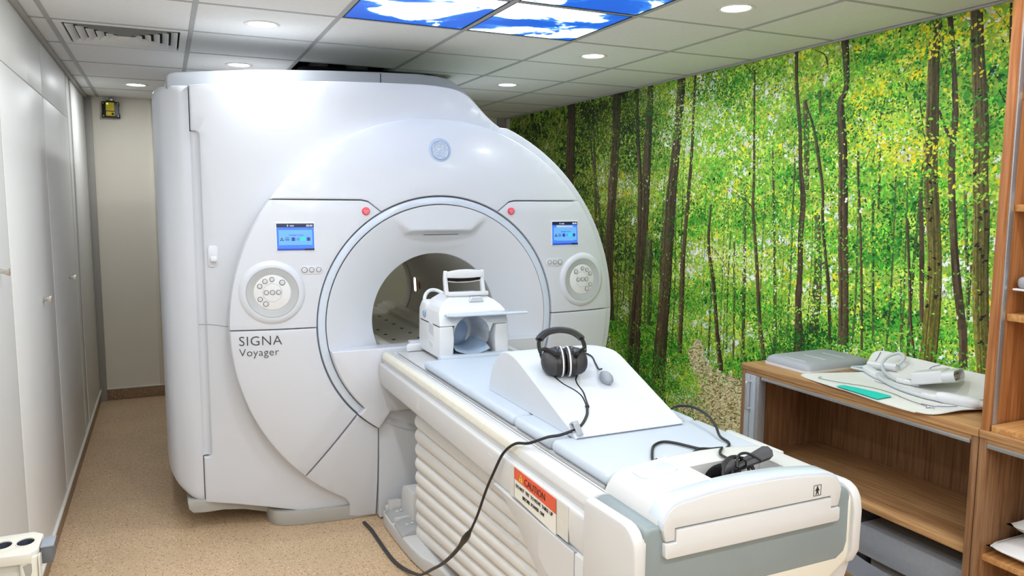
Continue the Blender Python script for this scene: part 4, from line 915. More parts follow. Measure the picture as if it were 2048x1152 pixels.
# left face details
for y0, y1, z0, z1 in ((3.45, 3.52, 1.03, 1.085), (3.46, 3.515, .965, .995)):
    obj('latch_recess', bevel(prism(B(), [(y1, z1+.01), (y0, z1), (y0, z0), (y1, z0+.01)], 1.1565, 1.164, 'yz'), .002, 1), COILG, hc)
bm = lathe(B(), [(0, -.003), (.017, -.003), (.019, 0)], (1.159, 3.60, 1.12), 'x', 22, sx=1., sy=1.); obj('round_badge', bm, BLUEL, hc)
obj('rear_block', bevel(prism(B(), [(3.60, .934), (3.705, .934), (3.712, 1.00), (3.705, 1.14), (3.66, 1.185), (3.58, 1.178), (3.58, 1.0)], 1.165, 1.50, 'yz'), .012, 3, 35), COILW, hc)
obj('coil_cable', tube(B(), cr([(1.20, 3.70, 1.14), (1.205, 3.73, 1.185), (1.235, 3.745, 1.215), (1.275, 3.74, 1.215), (1.31, 3.70, 1.19), (1.33, 3.66, 1.15)], 6), .0095, 10), COILW, hc)
obj('cable_tip', tube(B(), [(1.305, 3.706, 1.194), (1.318, 3.688, 1.178)], .0105, 10), YELL, hc)
obj('plug_box', bevel(prism(B(), [(1.085, 3.665), (1.12, 3.735), (1.155, 3.75), (1.195, 3.75), (1.195, 3.672)], .9175, .957, 'xy'), .008, 3), COILW, hc)
obj('plug_lid', bevel(box(B(), 1.115, 1.188, 3.69, 3.74, .955, .966), .004, 2), COILG, hc)
# ---------------------------------------------------------------- low oak cabinet beside the mural
XF, DT = 2.61, .880
lw = thing('tambour_cabinet', 'low oak roller door cabinet standing against the forest mural', 'cabinet', (2.88, 2.33, 0))
XBK = 3.138
Y0, Y1 = 1.716, 2.942
obj('top_board', rbox(XF-.006, XBK, Y0, Y1, DT-.028, DT, .0015), OAKY, lw)
obj('side_panel', rbox(XF, XBK, Y1-.026, Y1, .0, DT-.0285, .0015), OAKZ, lw); obj('side_panel', rbox(XF, XBK, Y0, Y0+.026, .0, DT-.0285, .0015), OAKZ, lw)
obj('back_panel', box(B(), XBK-.016, XBK, Y0+.027, Y1-.027, .03, DT-.03), OAKZ, lw)
obj('top_rail', rbox(XF+.001, XF+.05, Y0+.027, Y1-.027, DT-.046, DT-.029, .001), OAKY, lw)
obj('shelf_board', rbox(XF+.02, XBK-.018, Y0+.027, Y1-.027, .396, .422, .0015), OAKY, lw)
obj('bottom_board', rbox(XF+.02, XBK-.018, Y0+.027, Y1-.027, .045, .07, .0015), OAKY, lw)
obj('front_track', rbox(XF-.004, XF+.012, Y0+.03, Y1-.14, DT-.060, DT-.046, .001), ALU, lw)
dr = obj('roller_door_edge', rbox(XF-.006, XF+.035, Y1-.104, Y1-.030, .05, DT-.047, .002), plain('silver_grey_door', (186, 194, 204), .4, metal=.25), lw)
obj('door_groove', box(B(), XF-.0065, XF+.0, Y1-.069, Y1-.067, .06, DT-.05), GAP, dr)
obj('door_track', rbox(XF-.008, XF+.04, Y1-.128, Y1-.106, .05, DT-.047, .003), ALU, lw)
hd = cr([(XF-.006, 2.872, .800), (XF-.026, 2.872, .800), (XF-.034, 2.872, .790), (XF-.034, 2.872, .73), (XF-.034, 2.872, .675), (XF-.026, 2.872, .664), (XF-.006, 2.872, .664)], 4)
obj('door_handle', tube(B(), hd, .0065, 8, flat=1.0), ALU, dr)
# tall oak unit: low carcass with a bookcase on top
tu = thing('tall_oak_shelving', 'tall oak shelving unit at the right edge with open shelves', 'shelving', (2.88, 1.2, 0))
ty1 = 1.712; ty0 = .45
obj('side_panel', rbox(XF, XBK, ty1-.026, ty1, 0, DT-.0285, .0015), OAKZ, tu); obj('side_panel', rbox(XF, XBK, ty0, ty0+.026, 0, DT-.0285, .0015), OAKZ, tu)
obj('middle_board', rbox(XF-.004, XBK, ty0, ty1, DT-.028, DT, .0015), OAKY, tu)
obj('middle_rail', rbox(XF+.001, XF+.05, ty0+.027, ty1-.027, DT-.046, DT-.029, .001), OAKY, tu)
obj('front_track', rbox(XF-.004, XF+.012, ty0+.03, ty1-.03, DT-.060, DT-.046, .001), ALU, tu)
obj('low_shelf', rbox(XF+.02, XBK-.018, ty0+.027, ty1-.027, .402, .424, .0015), OAKX, tu)
obj('bottom_board', rbox(XF+.02, XBK-.018, ty0+.027, ty1-.027, .045, .07, .0015), OAKX, tu)
obj('back_panel', box(B(), XBK-.016, XBK, ty0+.027, ty1-.027, .03, 2.46), OAKZ, tu)
obj('upper_side_panel', rbox(XF, XBK, ty1-.030, ty1-.002, DT+.0005, 2.485, .0015), OAKR, tu); obj('upper_side_panel', rbox(XF, XBK, ty0, ty0+.028, DT+.0005, 2.485, .0015), OAKR, tu)
obj('door_channel', rbox(XF+.012, XF+.034, ty1-.0365, ty1-.0305, DT+.001, 2.48, .001), ALU, tu)
obj('upper_bottom_board', rbox(XF+.003, XBK-.018, ty0+.029, ty1-.037, DT+.0005, DT+.024, .0015), OAKX, tu)
for z in (1.272, 1.650, 2.028): obj('book_shelf', rbox(XF+.045, XBK-.018, ty0+.029, ty1-.031, z, z+.024, .0015), OAKX, tu)
obj('top_board', rbox(XF, XBK, ty0, ty1, 2.462, 2.486, .0015), OAKX, tu)
# things on the shelves
def cushion(x0, x1, y0, y1, z0, z1, n=14):
    P = []; 
    bm = B()
    for sgn in (1, -1):
        rows = []
        for i in range(n+1):
            row = []
            for j in range(n+1):
                u, v = 2*i/n-1, 2*j/n-1; hgt = (max(0, 1-u**4)*max(0, 1-v**4))**.5
                pin = 1-.06*(u*u*v*v) ; sq = 1-.05*(1-abs(u))*abs(v)**6
                row.append(((x0+x1)/2+(x1-x0)/2*u*(1-.05*(1-v*v)*u*u), (y0+y1)/2+(y1-y0)/2*v*(1-.05*(1-u*u)*v*v), (z0+z1)/2+sgn*(z1-z0)/2*hgt))
            rows.append(row)
        grid(bm, rows)
    bmesh.ops.remove_doubles(bm, verts=bm.verts[:], dist=1e-5); return bm
t = thing('pillow', 'lower off-white pillow on the bottom shelf of the tall unit', 'pillow', (2.86, 1.45, .425), 'pillows in the tall unit')
obj('pillow_cover', cushion(2.63, 3.06, 1.22, 1.675, .426, .496), PILLOW, t, smooth=70)
pp = [((2.63+3.06)/2+.213*math.copysign(min(1, abs(math.cos(a_))*1.35), math.cos(a_)), (1.22+1.675)/2+.225*math.copysign(min(1, abs(math.sin(a_))*1.35), math.sin(a_)), .461) for a_ in np.linspace(0, 2*PI, 33)[:-1]]
obj('piping', tube(B(), pp, .0035, 6, closed=True), WHITEP, t)
t = thing('pillow', 'folded grey-white pillow lying on top at the back of the bottom shelf', 'pillow', (2.9, 1.45, .495), 'pillows in the tall unit')
obj('pillow_cover', cushion(2.70, 3.08, 1.20, 1.655, .497, .575), PILLOW, t, smooth=70)
t = thing('shelf_pad', 'grey padded cushion sticking out on the upper bookshelf', 'pad', (2.8, 1.5, 1.385), None)
obj('pad_cover', bevel(box(B(), 2.66, 3.05, 1.20, 1.662, 1.386, 1.428), .018, 4), PADG, t); obj('pad_base', bevel(box(B(), 2.655, 3.055, 1.195, 1.668, 1.3795, 1.3865), .002, 1), WHITEP, t)
t = tag(obj('storage_box', rbox(2.72, 3.05, 1.20, 1.60, 1.2965, 1.379, .006), WHITE2), 'white box carrying the grey cushion on the bookshelf', 'box')
t = thing('clear_dish', 'small clear plastic dish on the shelf at the right edge', 'dish', (2.72, 1.62, 1.674))
obj('dish_body', lathe(B(), [(0, 1.6745), (.035, 1.6745), (.042, 1.680), (.048, 1.70), (.052, 1.701), (.046, 1.684), (0, 1.679)], (2.725, 1.615, 0), 'z', 32), CLEAR, t)
obj('dish_lid', lathe(B(), [(.053, 1.7015), (.053, 1.708), (.04, 1.716), (0, 1.717)], (2.725, 1.615, 0), 'z', 32), CLEAR, t)
# ---------------------------------------------------------------- on the low cabinet
t = thing('flat_grey_pad', 'flat grey positioning pad with three slots on the low cabinet', 'pad', (2.92, 2.75, DT))
px0, px1, py0, py1 = 2.705, 3.128, 2.612, 2.902
bm = B()
ring = lambda ins, z: [bm.verts.new((x, y, z)) for x, y in rrect(px0+ins, px1-ins, py0+ins, py1-ins, .035, 6)]
R_ = [ring(0, DT+.010), ring(.001, DT+.020), ring(.008, DT+.034), ring(.020, DT+.043), ring(.034, DT+.046)]
for a_, b_2 in zip(R_, R_[1:]):
    for i in range(len(a_)): bm.faces.new((a_[i], a_[(i+1) % len(a_)], b_2[(i+1) % len(a_)], b_2[i]))
bm.faces.new(R_[-1]); bm.faces.new(R_[0][::-1])
pc = obj('pad_body', bm, PADG, t, smooth=50)
obj('pad_edge', prism(B(), rrect(px0-.003, px1+.003, py0-.003, py1+.003, .036, 6), DT+.0005, DT+.0105, 'xy'), PILLOW, t)
for k in range(3): obj('pad_slot', rbox(2.80, 2.87, py0+.10+.075*k*0+.06*k-.02, py0+.104+.06*k-.02, DT+.0455, DT+.0468, .0004), WHITEP, pc) if False else obj('pad_slot', rbox(2.745+.125*k, 2.750+.125*k, 2.665, 2.80, DT+.0455, DT+.0468, .0004), WHITEP, pc)
# flexible coil sheet
co = thing('flexible_coil_sheet', 'white flexible coil blanket with teal tabs draped on the low cabinet', 'coil blanket', (2.88, 2.2, DT))
def sheet_z(x, y):
    z = DT+.004
    if x > 2.98: z += .075*((x-2.98)/.15)**1.6
    if y < 1.95: z += .010*math.sin((x-2.6)*14)*min(1, (1.95-y)/.08)*.6+.004
    z += .004*math.sin(x*9+y*7)+.004
    return z
edge = [(2.655, 2.60), (2.60, 2.40), (2.588, 2.28), (2.575, 2.15), (2.572, 2.05), (2.585, 1.93), (2.63, 1.885), (2.76, 1.865), (2.90, 1.84), (3.05, 1.80), (3.128, 1.80), (3.130, 2.10), (3.130, 2.40), (3.128, 2.585), (3.05, 2.575), (2.98, 2.52), (2.85, 2.56), (2.75, 2.60)]
el = cr(edge, 6, closed=True)
bm = B(); vs_ = [bm.verts.new((x, y, 0)) for x, y in el]; bm.faces.new(vs_)
bmesh.ops.triangulate(bm, faces=bm.faces[:])
for k in np.arange(2.58, 3.13, .03): bmesh.ops.bisect_plane(bm, geom=bm.verts[:]+bm.edges[:]+bm.faces[:], plane_co=(k, 0, 0), plane_no=(1, 0, 0))
for k in np.arange(1.82, 2.60, .04): bmesh.ops.bisect_plane(bm, geom=bm.verts[:]+bm.edges[:]+bm.faces[:], plane_co=(0, k, 0), plane_no=(0, 1, 0))
for v in bm.verts: v.co.z = sheet_z(v.co.x, v.co.y)
bmesh.ops.recalc_face_normals(bm, faces=bm.faces[:])
if sum(f.normal.z for f in bm.faces) < 0: bmesh.ops.reverse_faces(bm, faces=bm.faces[:])
bmesh.ops.solidify(bm, geom=bm.faces[:], thickness=.0035)
sh_ = obj('blanket', bm, CLOTH, co, smooth=50)
def on_sheet(pts, n=6, up=.0045): return [(x, y, sheet_z(x, y)+up) for x, y in cr(pts, n)]
tl = B(); grid(tl, [[(x, y, sheet_z(x, y)+.0052) for x in np.linspace(a_, b_2, 6)] for y, a_, b_2 in ((2.345, 2.596, 2.642), (2.30, 2.588, 2.655), (2.20, 2.582, 2.668), (2.13, 2.578, 2.668), (2.118, 2.578, 2.66))]); obj('teal_tab', tl, TEAL, sh_)
tl = B(); grid(tl, [[(x, y, sheet_z(x, y)+.0052) for x in np.linspace(2.955, 3.02, 5)] for y in (2.535, 2.555, 2.572)]); obj('teal_tab', tl, TEAL, sh_)
bm = B(); tube(bm, on_sheet([(2.70, 2.52), (2.665, 2.50), (2.675, 2.40), (2.72, 2.28), (2.71, 2.16), (2.68, 2.06), (2.67, 1.97)]), .0012, 5); tube(bm, on_sheet([(2.86, 2.37), (2.845, 2.31), (2.87, 2.25)]), .001, 5); obj('stitched_line', bm, INK, sh_)
bm = B(); tube(bm, on_sheet([(3.00, 2.52), (3.06, 2.54), (3.12, 2.56)]), .0014, 5); tube(bm, on_sheet([(2.68, 2.0), (2.70, 1.93), (2.75, 1.90)]), .0014, 5); tube(bm, on_sheet([(2.87, 1.96), (2.93, 1.94), (2.99, 1.90)]), .0014, 5); tube(bm, on_sheet([(3.05, 2.27), (3.10, 2.28), (3.125, 2.25)]), .0012, 5); obj('pen_line', bm, PURPLE, sh_)
obj('blanket_emblem', lathe(B(), [(0, DT+.014), (.030, DT+.014), (.034, DT+.012)], (2.985, 2.30, 0), 'z', 24), INK, sh_)
bm = B(); tube(bm, on_sheet([(2.665, 1.965), (2.65, 1.955), (2.662, 1.95), (2.648, 1.94), (2.66, 1.932), (2.65, 1.922)], 3), .001, 5); obj('pen_note', bm, INK, sh_)
# cables and connector of that coil
def sc_tube(name, pts, r, m, zc=.014): return obj(name, tube(B(), [(p[0], p[1], sheet_z(p[0], p[1])+(p[2] if len(p) > 2 else zc)) for p in cr([q if len(q) > 2 else (*q, zc) for q in pts], 6)], r, 10), m, co)
sc_tube('cable_block', [(3.015, 2.535), (3.02, 2.49), (3.035, 2.44), (3.04, 2.40)], .019, COILW, .020)
sc_tube('cable_block', [(2.965, 2.505), (2.93, 2.44), (2.905, 2.385)], .019, COILW, .019)
sc_tube('grey_lead', [(3.01, 2.52), (2.985, 2.565), (2.95, 2.575), (2.945, 2.55), (2.96, 2.50)], .006, COILG, .010)
sc_tube('curled_lead', [(3.04, 2.40, .03), (3.075, 2.395, .045), (3.085, 2.435, .05), (3.05, 2.47, .045), (3.0, 2.45, .03), (2.955, 2.38, .018), (2.935, 2.31, .013), (2.94, 2.25, .014)], .0075, COILG)
rl = cr([(2.935, 2.315), (2.938, 2.27), (2.95, 2.215)], 10)
obj('ribbed_boot', tube(B(), [(x, y, sheet_z(x, y)+.014) for x, y in rl], [.011+.002*(i % 2) for i in range(len(rl))], 10), COILW, co, smooth=20)
sc_tube('white_lead', [(2.905, 2.385), (2.86, 2.31), (2.80, 2.20), (2.77, 2.11), (2.763, 2.05)], .0085, COILG, .012)
rl = cr([(2.763, 2.06), (2.768, 2.03), (2.775, 1.99)], 10)
obj('ribbed_boot', tube(B(), [(x, y, sheet_z(x, y)+.016) for x, y in rl], [.0125+.002*(i % 2) for i in range(len(rl))], 10), COILW, co, smooth=20)
gp = [(2.772, 2.0), (2.785, 1.95), (2.80, 1.89), (2.815, 1.85)]
obj('cable_grip', tube(B(), [(x, y, DT+.034) for x, y in cr(gp, 5)], [.019, .021, .022, .023, .023, .023, .023, .023, .023, .023, .023, .022, .021, .020, .018, .014], 14), COILW, co)
rl = cr([(2.812, 1.857), (2.825, 1.82), (2.85, 1.775)], 10)
obj('ribbed_boot', tube(B(), [(x, y, DT+.034) for x, y in rl], [.0125+.0025*(i % 2) for i in range(len(rl))], 10), COILW, co, smooth=20)
M = frame((2.985, 2.165, DT+.036), (.95, .30, 0), (-.30*.96, .95*.96, -.25))
bm = prism(B(), [(-.06, -.05), (.06, -.05), (.062, .03), (.045, .085), (-.045, .085), (-.062, .03)], 0, .052, 'xy')
for v in bm.verts:
    if v.co.z > .04: v.co.x *= .86
obj('plug_housing', xform(bevel(bm, .008, 3, 35), M), COILW, co)
M2 = M @ Matrix.Translation((0, -.05, .022))
bm = prism(B(), rrect(-.058, .058, -.020, .020, .018, 5), -.0, .046, 'xy'); bmesh.ops.delete(bm, geom=[f for f in bm.faces if abs(f.normal.z) > .9 and f.calc_center_median().z > .02], context='FACES_ONLY')
bmesh.ops.solidify(bm, geom=bm.faces[:], thickness=-.004)
fm = M2 @ Matrix(((1, 0, 0, 0), (0, 0, -1, 0), (0, 1, 0, 0), (0, 0, 0, 1)))
plug = obj('plug_collar', xform(bm, fm), COILW, co)
bm = prism(B(), rrect(-.048, .040, -.015, .015, .004, 3), .020, .032, 'xy'); obj('contact_block', xform(bm, fm), plain('dull_grey_contacts', (176, 172, 166), .4), plug)
bm = B()
for u in (-.035, -.012, .012, .030): lathe(bm, [(0, .0335), (.0045, .0335), (.0045, .030)], (u, .005, 0), 'z', 10)
obj('contact_hole', xform(bm, fm), BLACK, plug)
bm = B()
for u in (-.032, .020):
    for v in (-.010, -.005): box(bm, u-.008, u+.008, v-.0015, v+.0015, .030, .034)
obj('gold_contacts', xform(bm, fm), plain('gold_contacts', (196, 160, 84), .3, metal=.6), plug)
# ---------------------------------------------------------------- stored pieces under the low cabinet and table
t = tag(obj('foam_block', bevel(prism(B(), [(2.665, .182), (2.69, .30), (3.02, .300), (3.02, .182)], 1.775, 2.265), .004, 2), FOAM), 'long grey foam block under the cabinet shelf', 'foam block')
t = tag(obj('foam_block', bevel(prism(B(), [(2.72, .073), (2.72, .180), (3.05, .18), (3.05, .073)], 1.80, 2.22), .004, 2), FOAM), 'grey foam block at the very bottom of the low cabinet', 'foam block')
t = tag(obj('dark_cushion', bevel(prism(B(), [(2.78, .073), (2.76, .25), (2.84, .345), (3.05, .345), (3.09, .073)], 2.285, 2.48), .02, 3), plain('dark_grey_cloth', (62, 60, 60), .8, var=.05)), 'dark cushion deep in the low cabinet behind the foam block', 'cushion')
def shell(path_, x0, x1, th, m, name, lab, cat):
    bm = B(); grid(bm, [[(x, y, z) for x in np.linspace(x0, x1, 6)] for y, z in cr(path_, 5)]); bmesh.ops.solidify(bm, geom=bm.faces[:], thickness=th)
    return tag(obj(name, bevel(bm, .003, 2, 50), m, smooth=40), lab, cat)
shell([(2.40, .33), (2.30, .245), (2.20, .205), (2.08, .19), (1.99, .19)], 2.46, 2.60, .022, PADG, 'curved_coil_plate', 'curved light grey plate leaning in front of the low cabinet', 'coil plate')
tag(obj('grey_bin', bevel(prism(B(), rrect(2.28, 2.47, 2.12, 2.36, .05, 6), 0, .225, 'xy'), .012, 3), GREYSK), 'small grey rounded bin on the floor behind the table end', 'bin')
tag(obj('white_coil_box', rbox(2.485, 2.60, 1.80, 2.10, .0, .185, .015, 3), COILW), 'white coil part on the floor in front of the low cabinet', 'coil part')
t = thing('rounded_coil_former', 'rounded white and grey coil former on the floor by the cabinet', 'coil former', (2.4, 1.8, 0))
for k, (m, dz, nm) in enumerate(((COILW, 0, 'inner_former'), (PADG, .02, 'outer_former'))):
    pth = [(1.955-.01*k, 0.002), (1.96, .16), (1.945, .225+dz), (1.90, .25+dz), (1.80, .255+dz), (1.60, .25+dz)]
    bm = B(); grid(bm, [[(x, y, z) for x in (2.355+.055*k, 2.405+.055*k)] for y, z in cr(pth, 6)]); bmesh.ops.solidify(bm, geom=bm.faces[:], thickness=.014)
    obj(nm, bevel(bm, .003, 2, 50), m, t)
# ---------------------------------------------------------------- white cart at the lower left
ct = thing('white_cart', 'white plastic cart top with oval holes at the lower left corner', 'cart', (-.45, 2.7, 0))
cx0, cx1, cy0, cy1, cz = -.525, -.395, 2.63, 2.80, .604
def holed_plate(outer, holes, z0, z1):
    bm = B(); es = []
    for lp_ in [outer]+holes:
        v_ = [bm.verts.new((x, y, z1)) for x, y in lp_]; es += [bm.edges.new((v_[i], v_[(i+1) % len(v_)])) for i in range(len(v_))]
    bmesh.ops.triangle_fill(bm, edges=es, use_beauty=True)
    ex_ = bmesh.ops.extrude_face_region(bm, geom=bm.faces[:])['geom']
    for v_ in ex_:
        if isinstance(v_, bmesh.types.BMVert): v_.co.z = z0
    return bm
ell = lambda x, r: [(x+r*math.cos(a_), 2.715+1.25*r*math.sin(a_)) for a_ in np.linspace(0, 2*PI, 25)[:-1]]
bm = holed_plate([(cx0, cy0), (cx1-.02, cy0-.01), (cx1, cy0+.02), (cx1, cy1-.03), (cx1-.03, cy1), (cx0, cy1)], [ell(-.497, .024), ell(-.437, .024)], .572, cz)
obj('cart_top', bevel(bm, .004, 2, 50), CREAM, ct)
for x in (-.497, -.437):
    obj('holder_cup', lathe(B(), [(.0245, cz-.001), (.0238, cz-.004), (.022, cz-.026), (0, cz-.028)], (x, 2.715, 0), 'z', 24, sy=1.25), plain('dark_blue_grey_cup', (58, 62, 78), .5), ct)
    obj('cup_rim', lathe(B(), [(.0275, cz), (.027, cz+.003), (.0245, cz+.003), (.024, cz)], (x, 2.715, 0), 'z', 24, sy=1.25), CREAM, ct)
obj('front_panel', rbox(cx0, cx1-.045, cy0+.012, cy0+.03, .40, .572, .004), plain('cart_shaded_panel', (206, 204, 196), .5), ct)  # panel greyed to carry the shadow of its recess
obj('corner_post', bevel(prism(B(), rrect(cx1-.05, cx1, cy0-.004, cy0+.045, .012, 4), .0, .59, 'xy'), .004, 2), CREAM, ct)
obj('rear_post', bevel(prism(B(), rrect(cx0, cx0+.03, cy1-.035, cy1-.005, .01, 4), .0, .58, 'xy'), .004, 2), CREAM, ct)
obj('hook_slot', bevel(prism(B(), [(cx1-.040, .565), (cx1-.016, .572), (cx1-.016, .545), (cx1-.026, .512), (cx1-.032, .515), (cx1-.036, .545)], cy0-.006, cy0+.004), .002, 1), GREYTR, ct)
obj('side_flange', rbox(cx1+.001, cx1+.006, cy0-.006, cy0+.02, .50, .592, .002), CREAM, ct)
gl = obj('latch_block', rbox(cx1+.006, cx1+.036, cy0+.03, cy0+.10, .548, .600, .003), plain('slate_grey_plastic', (104, 108, 114), .5), ct)
obj('latch_cap', rbox(cx1+.004, cx1+.040, cy0+.028, cy0+.105, .600, .606, .002), GREYB, gl)
# ---------------------------------------------------------------- forest mural printed on the right wall
TRUNKS = {'dark':[[(5.733,2.502,0.1299),(5.749,2.157,0.14),(5.757,1.839,0.1323),(5.74,1.522,0.1236)],[(5.032,2.493,0.1126),(5.04,2.137,0.1137),(5.065,1.851,0.1224),(5.094,1.452,0.1244),(5.096,1.112,0.1106),(5.061,0.758,0.1101)],[(4.764,2.495,0.0388),(4.735,2.116,0.0452),(4.698,1.842,0.0513),(4.692,1.401,0.0581),(4.709,1.18,0.0587),(4.728,1.015,0.0658),(4.772,0.617,0.074),(4.782,0.351,0.0814)],[(4.595,2.494,0.0734),(4.606,2.177,0.0865),(4.622,1.841,0.1),(4.624,1.591,0.088),(4.65,1.331,0.0829),(4.672,1.084,0.0775),(4.686,0.632,0.0785),(4.687,0.341,0.079)],[(4.242,2.511,0.0811),(4.249,2.334,0.0871),(4.283,2.005,0.0944),(4.319,1.715,0.1188),(4.343,1.359,0.1264),(4.354,1.116,0.1276),(4.381,0.806,0.1414),(4.409,0.493,0.1676),(4.415,0.328,0.1986),(4.429,0.215,0.2666)],[(4.094,2.49,0.0205),(4.101,2.333,0.0258),(4.112,1.938,0.0314),(4.143,1.599,0.0373),(4.165,1.293,0.0433),(4.166,1.077,0.0489),(4.173,0.659,0.0495)],[(3.897,1.663,0.0194),(3.908,1.41,0.0295),(3.84,1.138,0.0337),(3.802,0.891,0.0382),(3.745,0.623,0.047)],[(3.55,2.44,0.0167),(3.534,2.102,0.0167),(3.519,1.837,0.0209),(3.516,1.636,0.0252),(3.468,1.331,0.029),(3.43,1.028,0.0329),(3.373,0.765,0.0364)],[(3.229,2.492,0.0255),(3.217,2.308,0.0255),(3.178,2.073,0.0252),(3.16,1.858,0.0287),(3.132,1.692,0.0392),(3.138,1.5,0.0395),(3.13,1.309,0.0396),(3.132,1.119,0.0471),(3.102,0.929,0.0467),(3.091,0.861,0.0501)],[(3.134,1.035,0.0327),(3.127,0.855,0.0437)],[(3.151,2.216,0.0142),(3.083,2.073,0.0173),(3.043,1.927,0.0238),(3.0,1.744,0.0201),(2.991,1.595,0.0201),(2.962,1.415,0.02),(2.927,1.234,0.0231),(2.906,1.01,0.0197),(2.889,0.898,0.0163)],[(2.905,2.49,0.0472),(2.88,2.263,0.0344),(2.912,2.181,0.0446),(2.888,2.004,0.0538),(2.873,1.831,0.06),(2.858,1.611,0.06),(2.847,1.438,0.0631),(2.828,1.201,0.0662),(2.814,0.951,0.0662)],[(2.788,1.938,0.0091),(2.779,1.815,0.0121),(2.744,1.516,0.015),(2.714,1.171,0.0149),(2.699,0.946,0.0149)],[(2.488,1.606,0.0132),(2.455,1.326,0.0157),(2.435,1.124,0.0156),(2.404,0.957,0.0155)],[(2.427,1.726,0.0204),(2.404,1.489,0.0254),(2.387,1.252,0.0228),(2.378,1.132,0.0228)],[(2.339,2.485,0.0261),(2.307,2.279,0.0235),(2.29,2.141,0.028),(2.282,2.038,0.0303),(2.286,1.903,0.0305),(2.278,1.764,0.0353),(2.257,1.574,0.0351),(2.224,1.348,0.0416),(2.179,1.124,0.041),(2.164,0.954,0.0408)],[(2.362,2.088,0.0122),(2.333,2.021,0.0168),(2.302,1.964,0.0189)],[(2.075,2.494,0.0102),(2.065,2.316,0.0102)]],'far':[[(3.152,2.226,0.0319),(3.125,1.976,0.0388),(3.111,1.745,0.0353)],[(3.029,1.613,0.041),(3.004,1.32,0.0544),(3.009,1.134,0.0686),(3.013,0.977,0.0621)],[(4.553,1.408,0.0555),(4.539,0.796,0.0559)],[(3.59,1.751,0.0259),(3.568,1.215,0.0303),(3.554,0.73,0.0305)],[(3.377,1.973,0.0157),(3.34,1.551,0.0196),(3.298,0.983,0.0273),(3.303,0.808,0.0314)],[(3.67,1.45,0.0179),(3.643,0.962,0.0179),(3.638,0.714,0.018)],[(2.659,1.931,0.0142),(2.647,1.644,0.0143)],[(2.685,1.692,0.0145),(2.633,0.983,0.0173)],[(2.213,1.735,0.0159),(2.158,1.176,0.0157)],[(2.499,1.317,0.0107),(2.476,0.986,0.0134)],[(2.41,2.485,0.0123),(2.37,2.434,0.0121),(2.368,2.241,0.0121)],[(5.392,2.405,0.0315),(5.337,1.929,0.039),(5.304,1.412,0.0468)],[(5.497,2.447,0.0243),(5.369,1.97,0.0315),(5.282,1.691,0.0386),(5.2,1.298,0.0455)],[(2.697,1.861,0.0116),(2.653,2.166,0.0141)],[(3.051,2.263,0.0169),(3.043,2.134,0.0169)]],'moss':[[(2.405,2.478,0.0589),(2.404,2.329,0.0543),(2.398,2.154,0.0618),(2.388,1.979,0.0668),(2.382,1.804,0.0695),(2.356,1.609,0.0714),(2.334,1.414,0.071),(2.328,1.259,0.0761),(2.331,1.1,0.0865),(2.335,0.942,0.0846)],[(2.22,2.486,0.0555),(2.198,2.295,0.0574),(2.177,2.127,0.0659),(2.158,1.962,0.0677),(2.15,1.797,0.0678),(2.131,1.614,0.0719),(2.122,1.43,0.072),(2.108,1.247,0.0719),(2.092,1.099,0.0673),(2.072,0.929,0.0518)]],'branch':[[(5.579,1.917,0.0168),(5.429,1.844,0.0161),(5.333,1.81,0.0234)],[(3.214,2.257,0.0073),(3.339,2.305,0.0058),(3.582,2.353,0.0042)],[(3.516,1.648,0.0126),(3.587,1.692,0.0086),(3.714,1.752,0.0068)],[(3.519,1.692,0.0084),(3.633,1.736,0.0066),(3.725,1.788,0.0045)],[(2.882,1.969,0.0063),(2.971,2.046,0.0049),(3.055,2.122,0.0034)],[(2.781,2.023,0.003),(2.839,1.978,0.0046)],[(3.548,2.411,0.0083),(3.632,2.481,0.0065)],[(2.39,2.048,0.0049),(2.447,2.075,0.0051),(2.468,2.189,0.0051),(2.516,2.217,0.0039),(2.533,2.265,0.0026)],[(2.382,1.937,0.0074),(2.428,1.984,0.0051),(2.451,2.098,0.0051)],[(3.098,2.474,0.0069),(3.029,2.437,0.01),(3.009,2.384,0.0099)],[(2.208,2.423,0.0044),(2.28,2.469,0.0034),(2.293,2.486,0.0023)],[(2.139,2.469,0.0032),(2.093,2.41,0.0031),(2.07,2.376,0.0041)],[(2.097,2.142,0.0063),(2.068,2.088,0.0083)],[(3.908,1.41,0.0098),(3.994,1.434,0.0076),(4.047,1.465,0.0052)],[(3.843,1.379,0.0072),(3.743,1.292,0.0069),(3.657,1.222,0.0045)],[(4.754,2.267,0.0129),(4.91,2.19,0.0102),(4.976,2.14,0.007)],[(4.701,1.781,0.0129),(4.815,1.838,0.01),(4.898,1.895,0.0068)],[(4.704,1.684,0.0129),(4.821,1.673,0.01),(4.903,1.673,0.0069)],[(2.427,1.692,0.0051),(2.494,1.726,0.004),(2.537,1.773,0.0027)],[(2.408,1.51,0.0051),(2.518,1.509,0.004),(2.63,1.524,0.0028)],[(2.458,1.415,0.0052),(2.543,1.48,0.0041),(2.629,1.499,0.0028)],[(3.519,1.764,0.0084),(3.615,1.804,0.0065),(3.683,1.842,0.0045)],[(2.716,1.934,0.0044),(2.756,1.863,0.0045),(2.83,1.842,0.0031)],[(2.575,1.926,0.0041),(2.525,1.969,0.0027),(2.5,1.99,0.0026)]]}
PATHP = [(3.986, 0.787), (3.93, 0.739), (3.94, 0.668), (3.785, 0.608), (3.561, 0.612), (3.552, 0.398), (3.548, 0.247), (3.869, 0.246), (4.264, 0.263), (4.055, 0.351), (3.967, 0.431), (3.954, 0.527), (4.049, 0.601), (4.072, 0.69)]
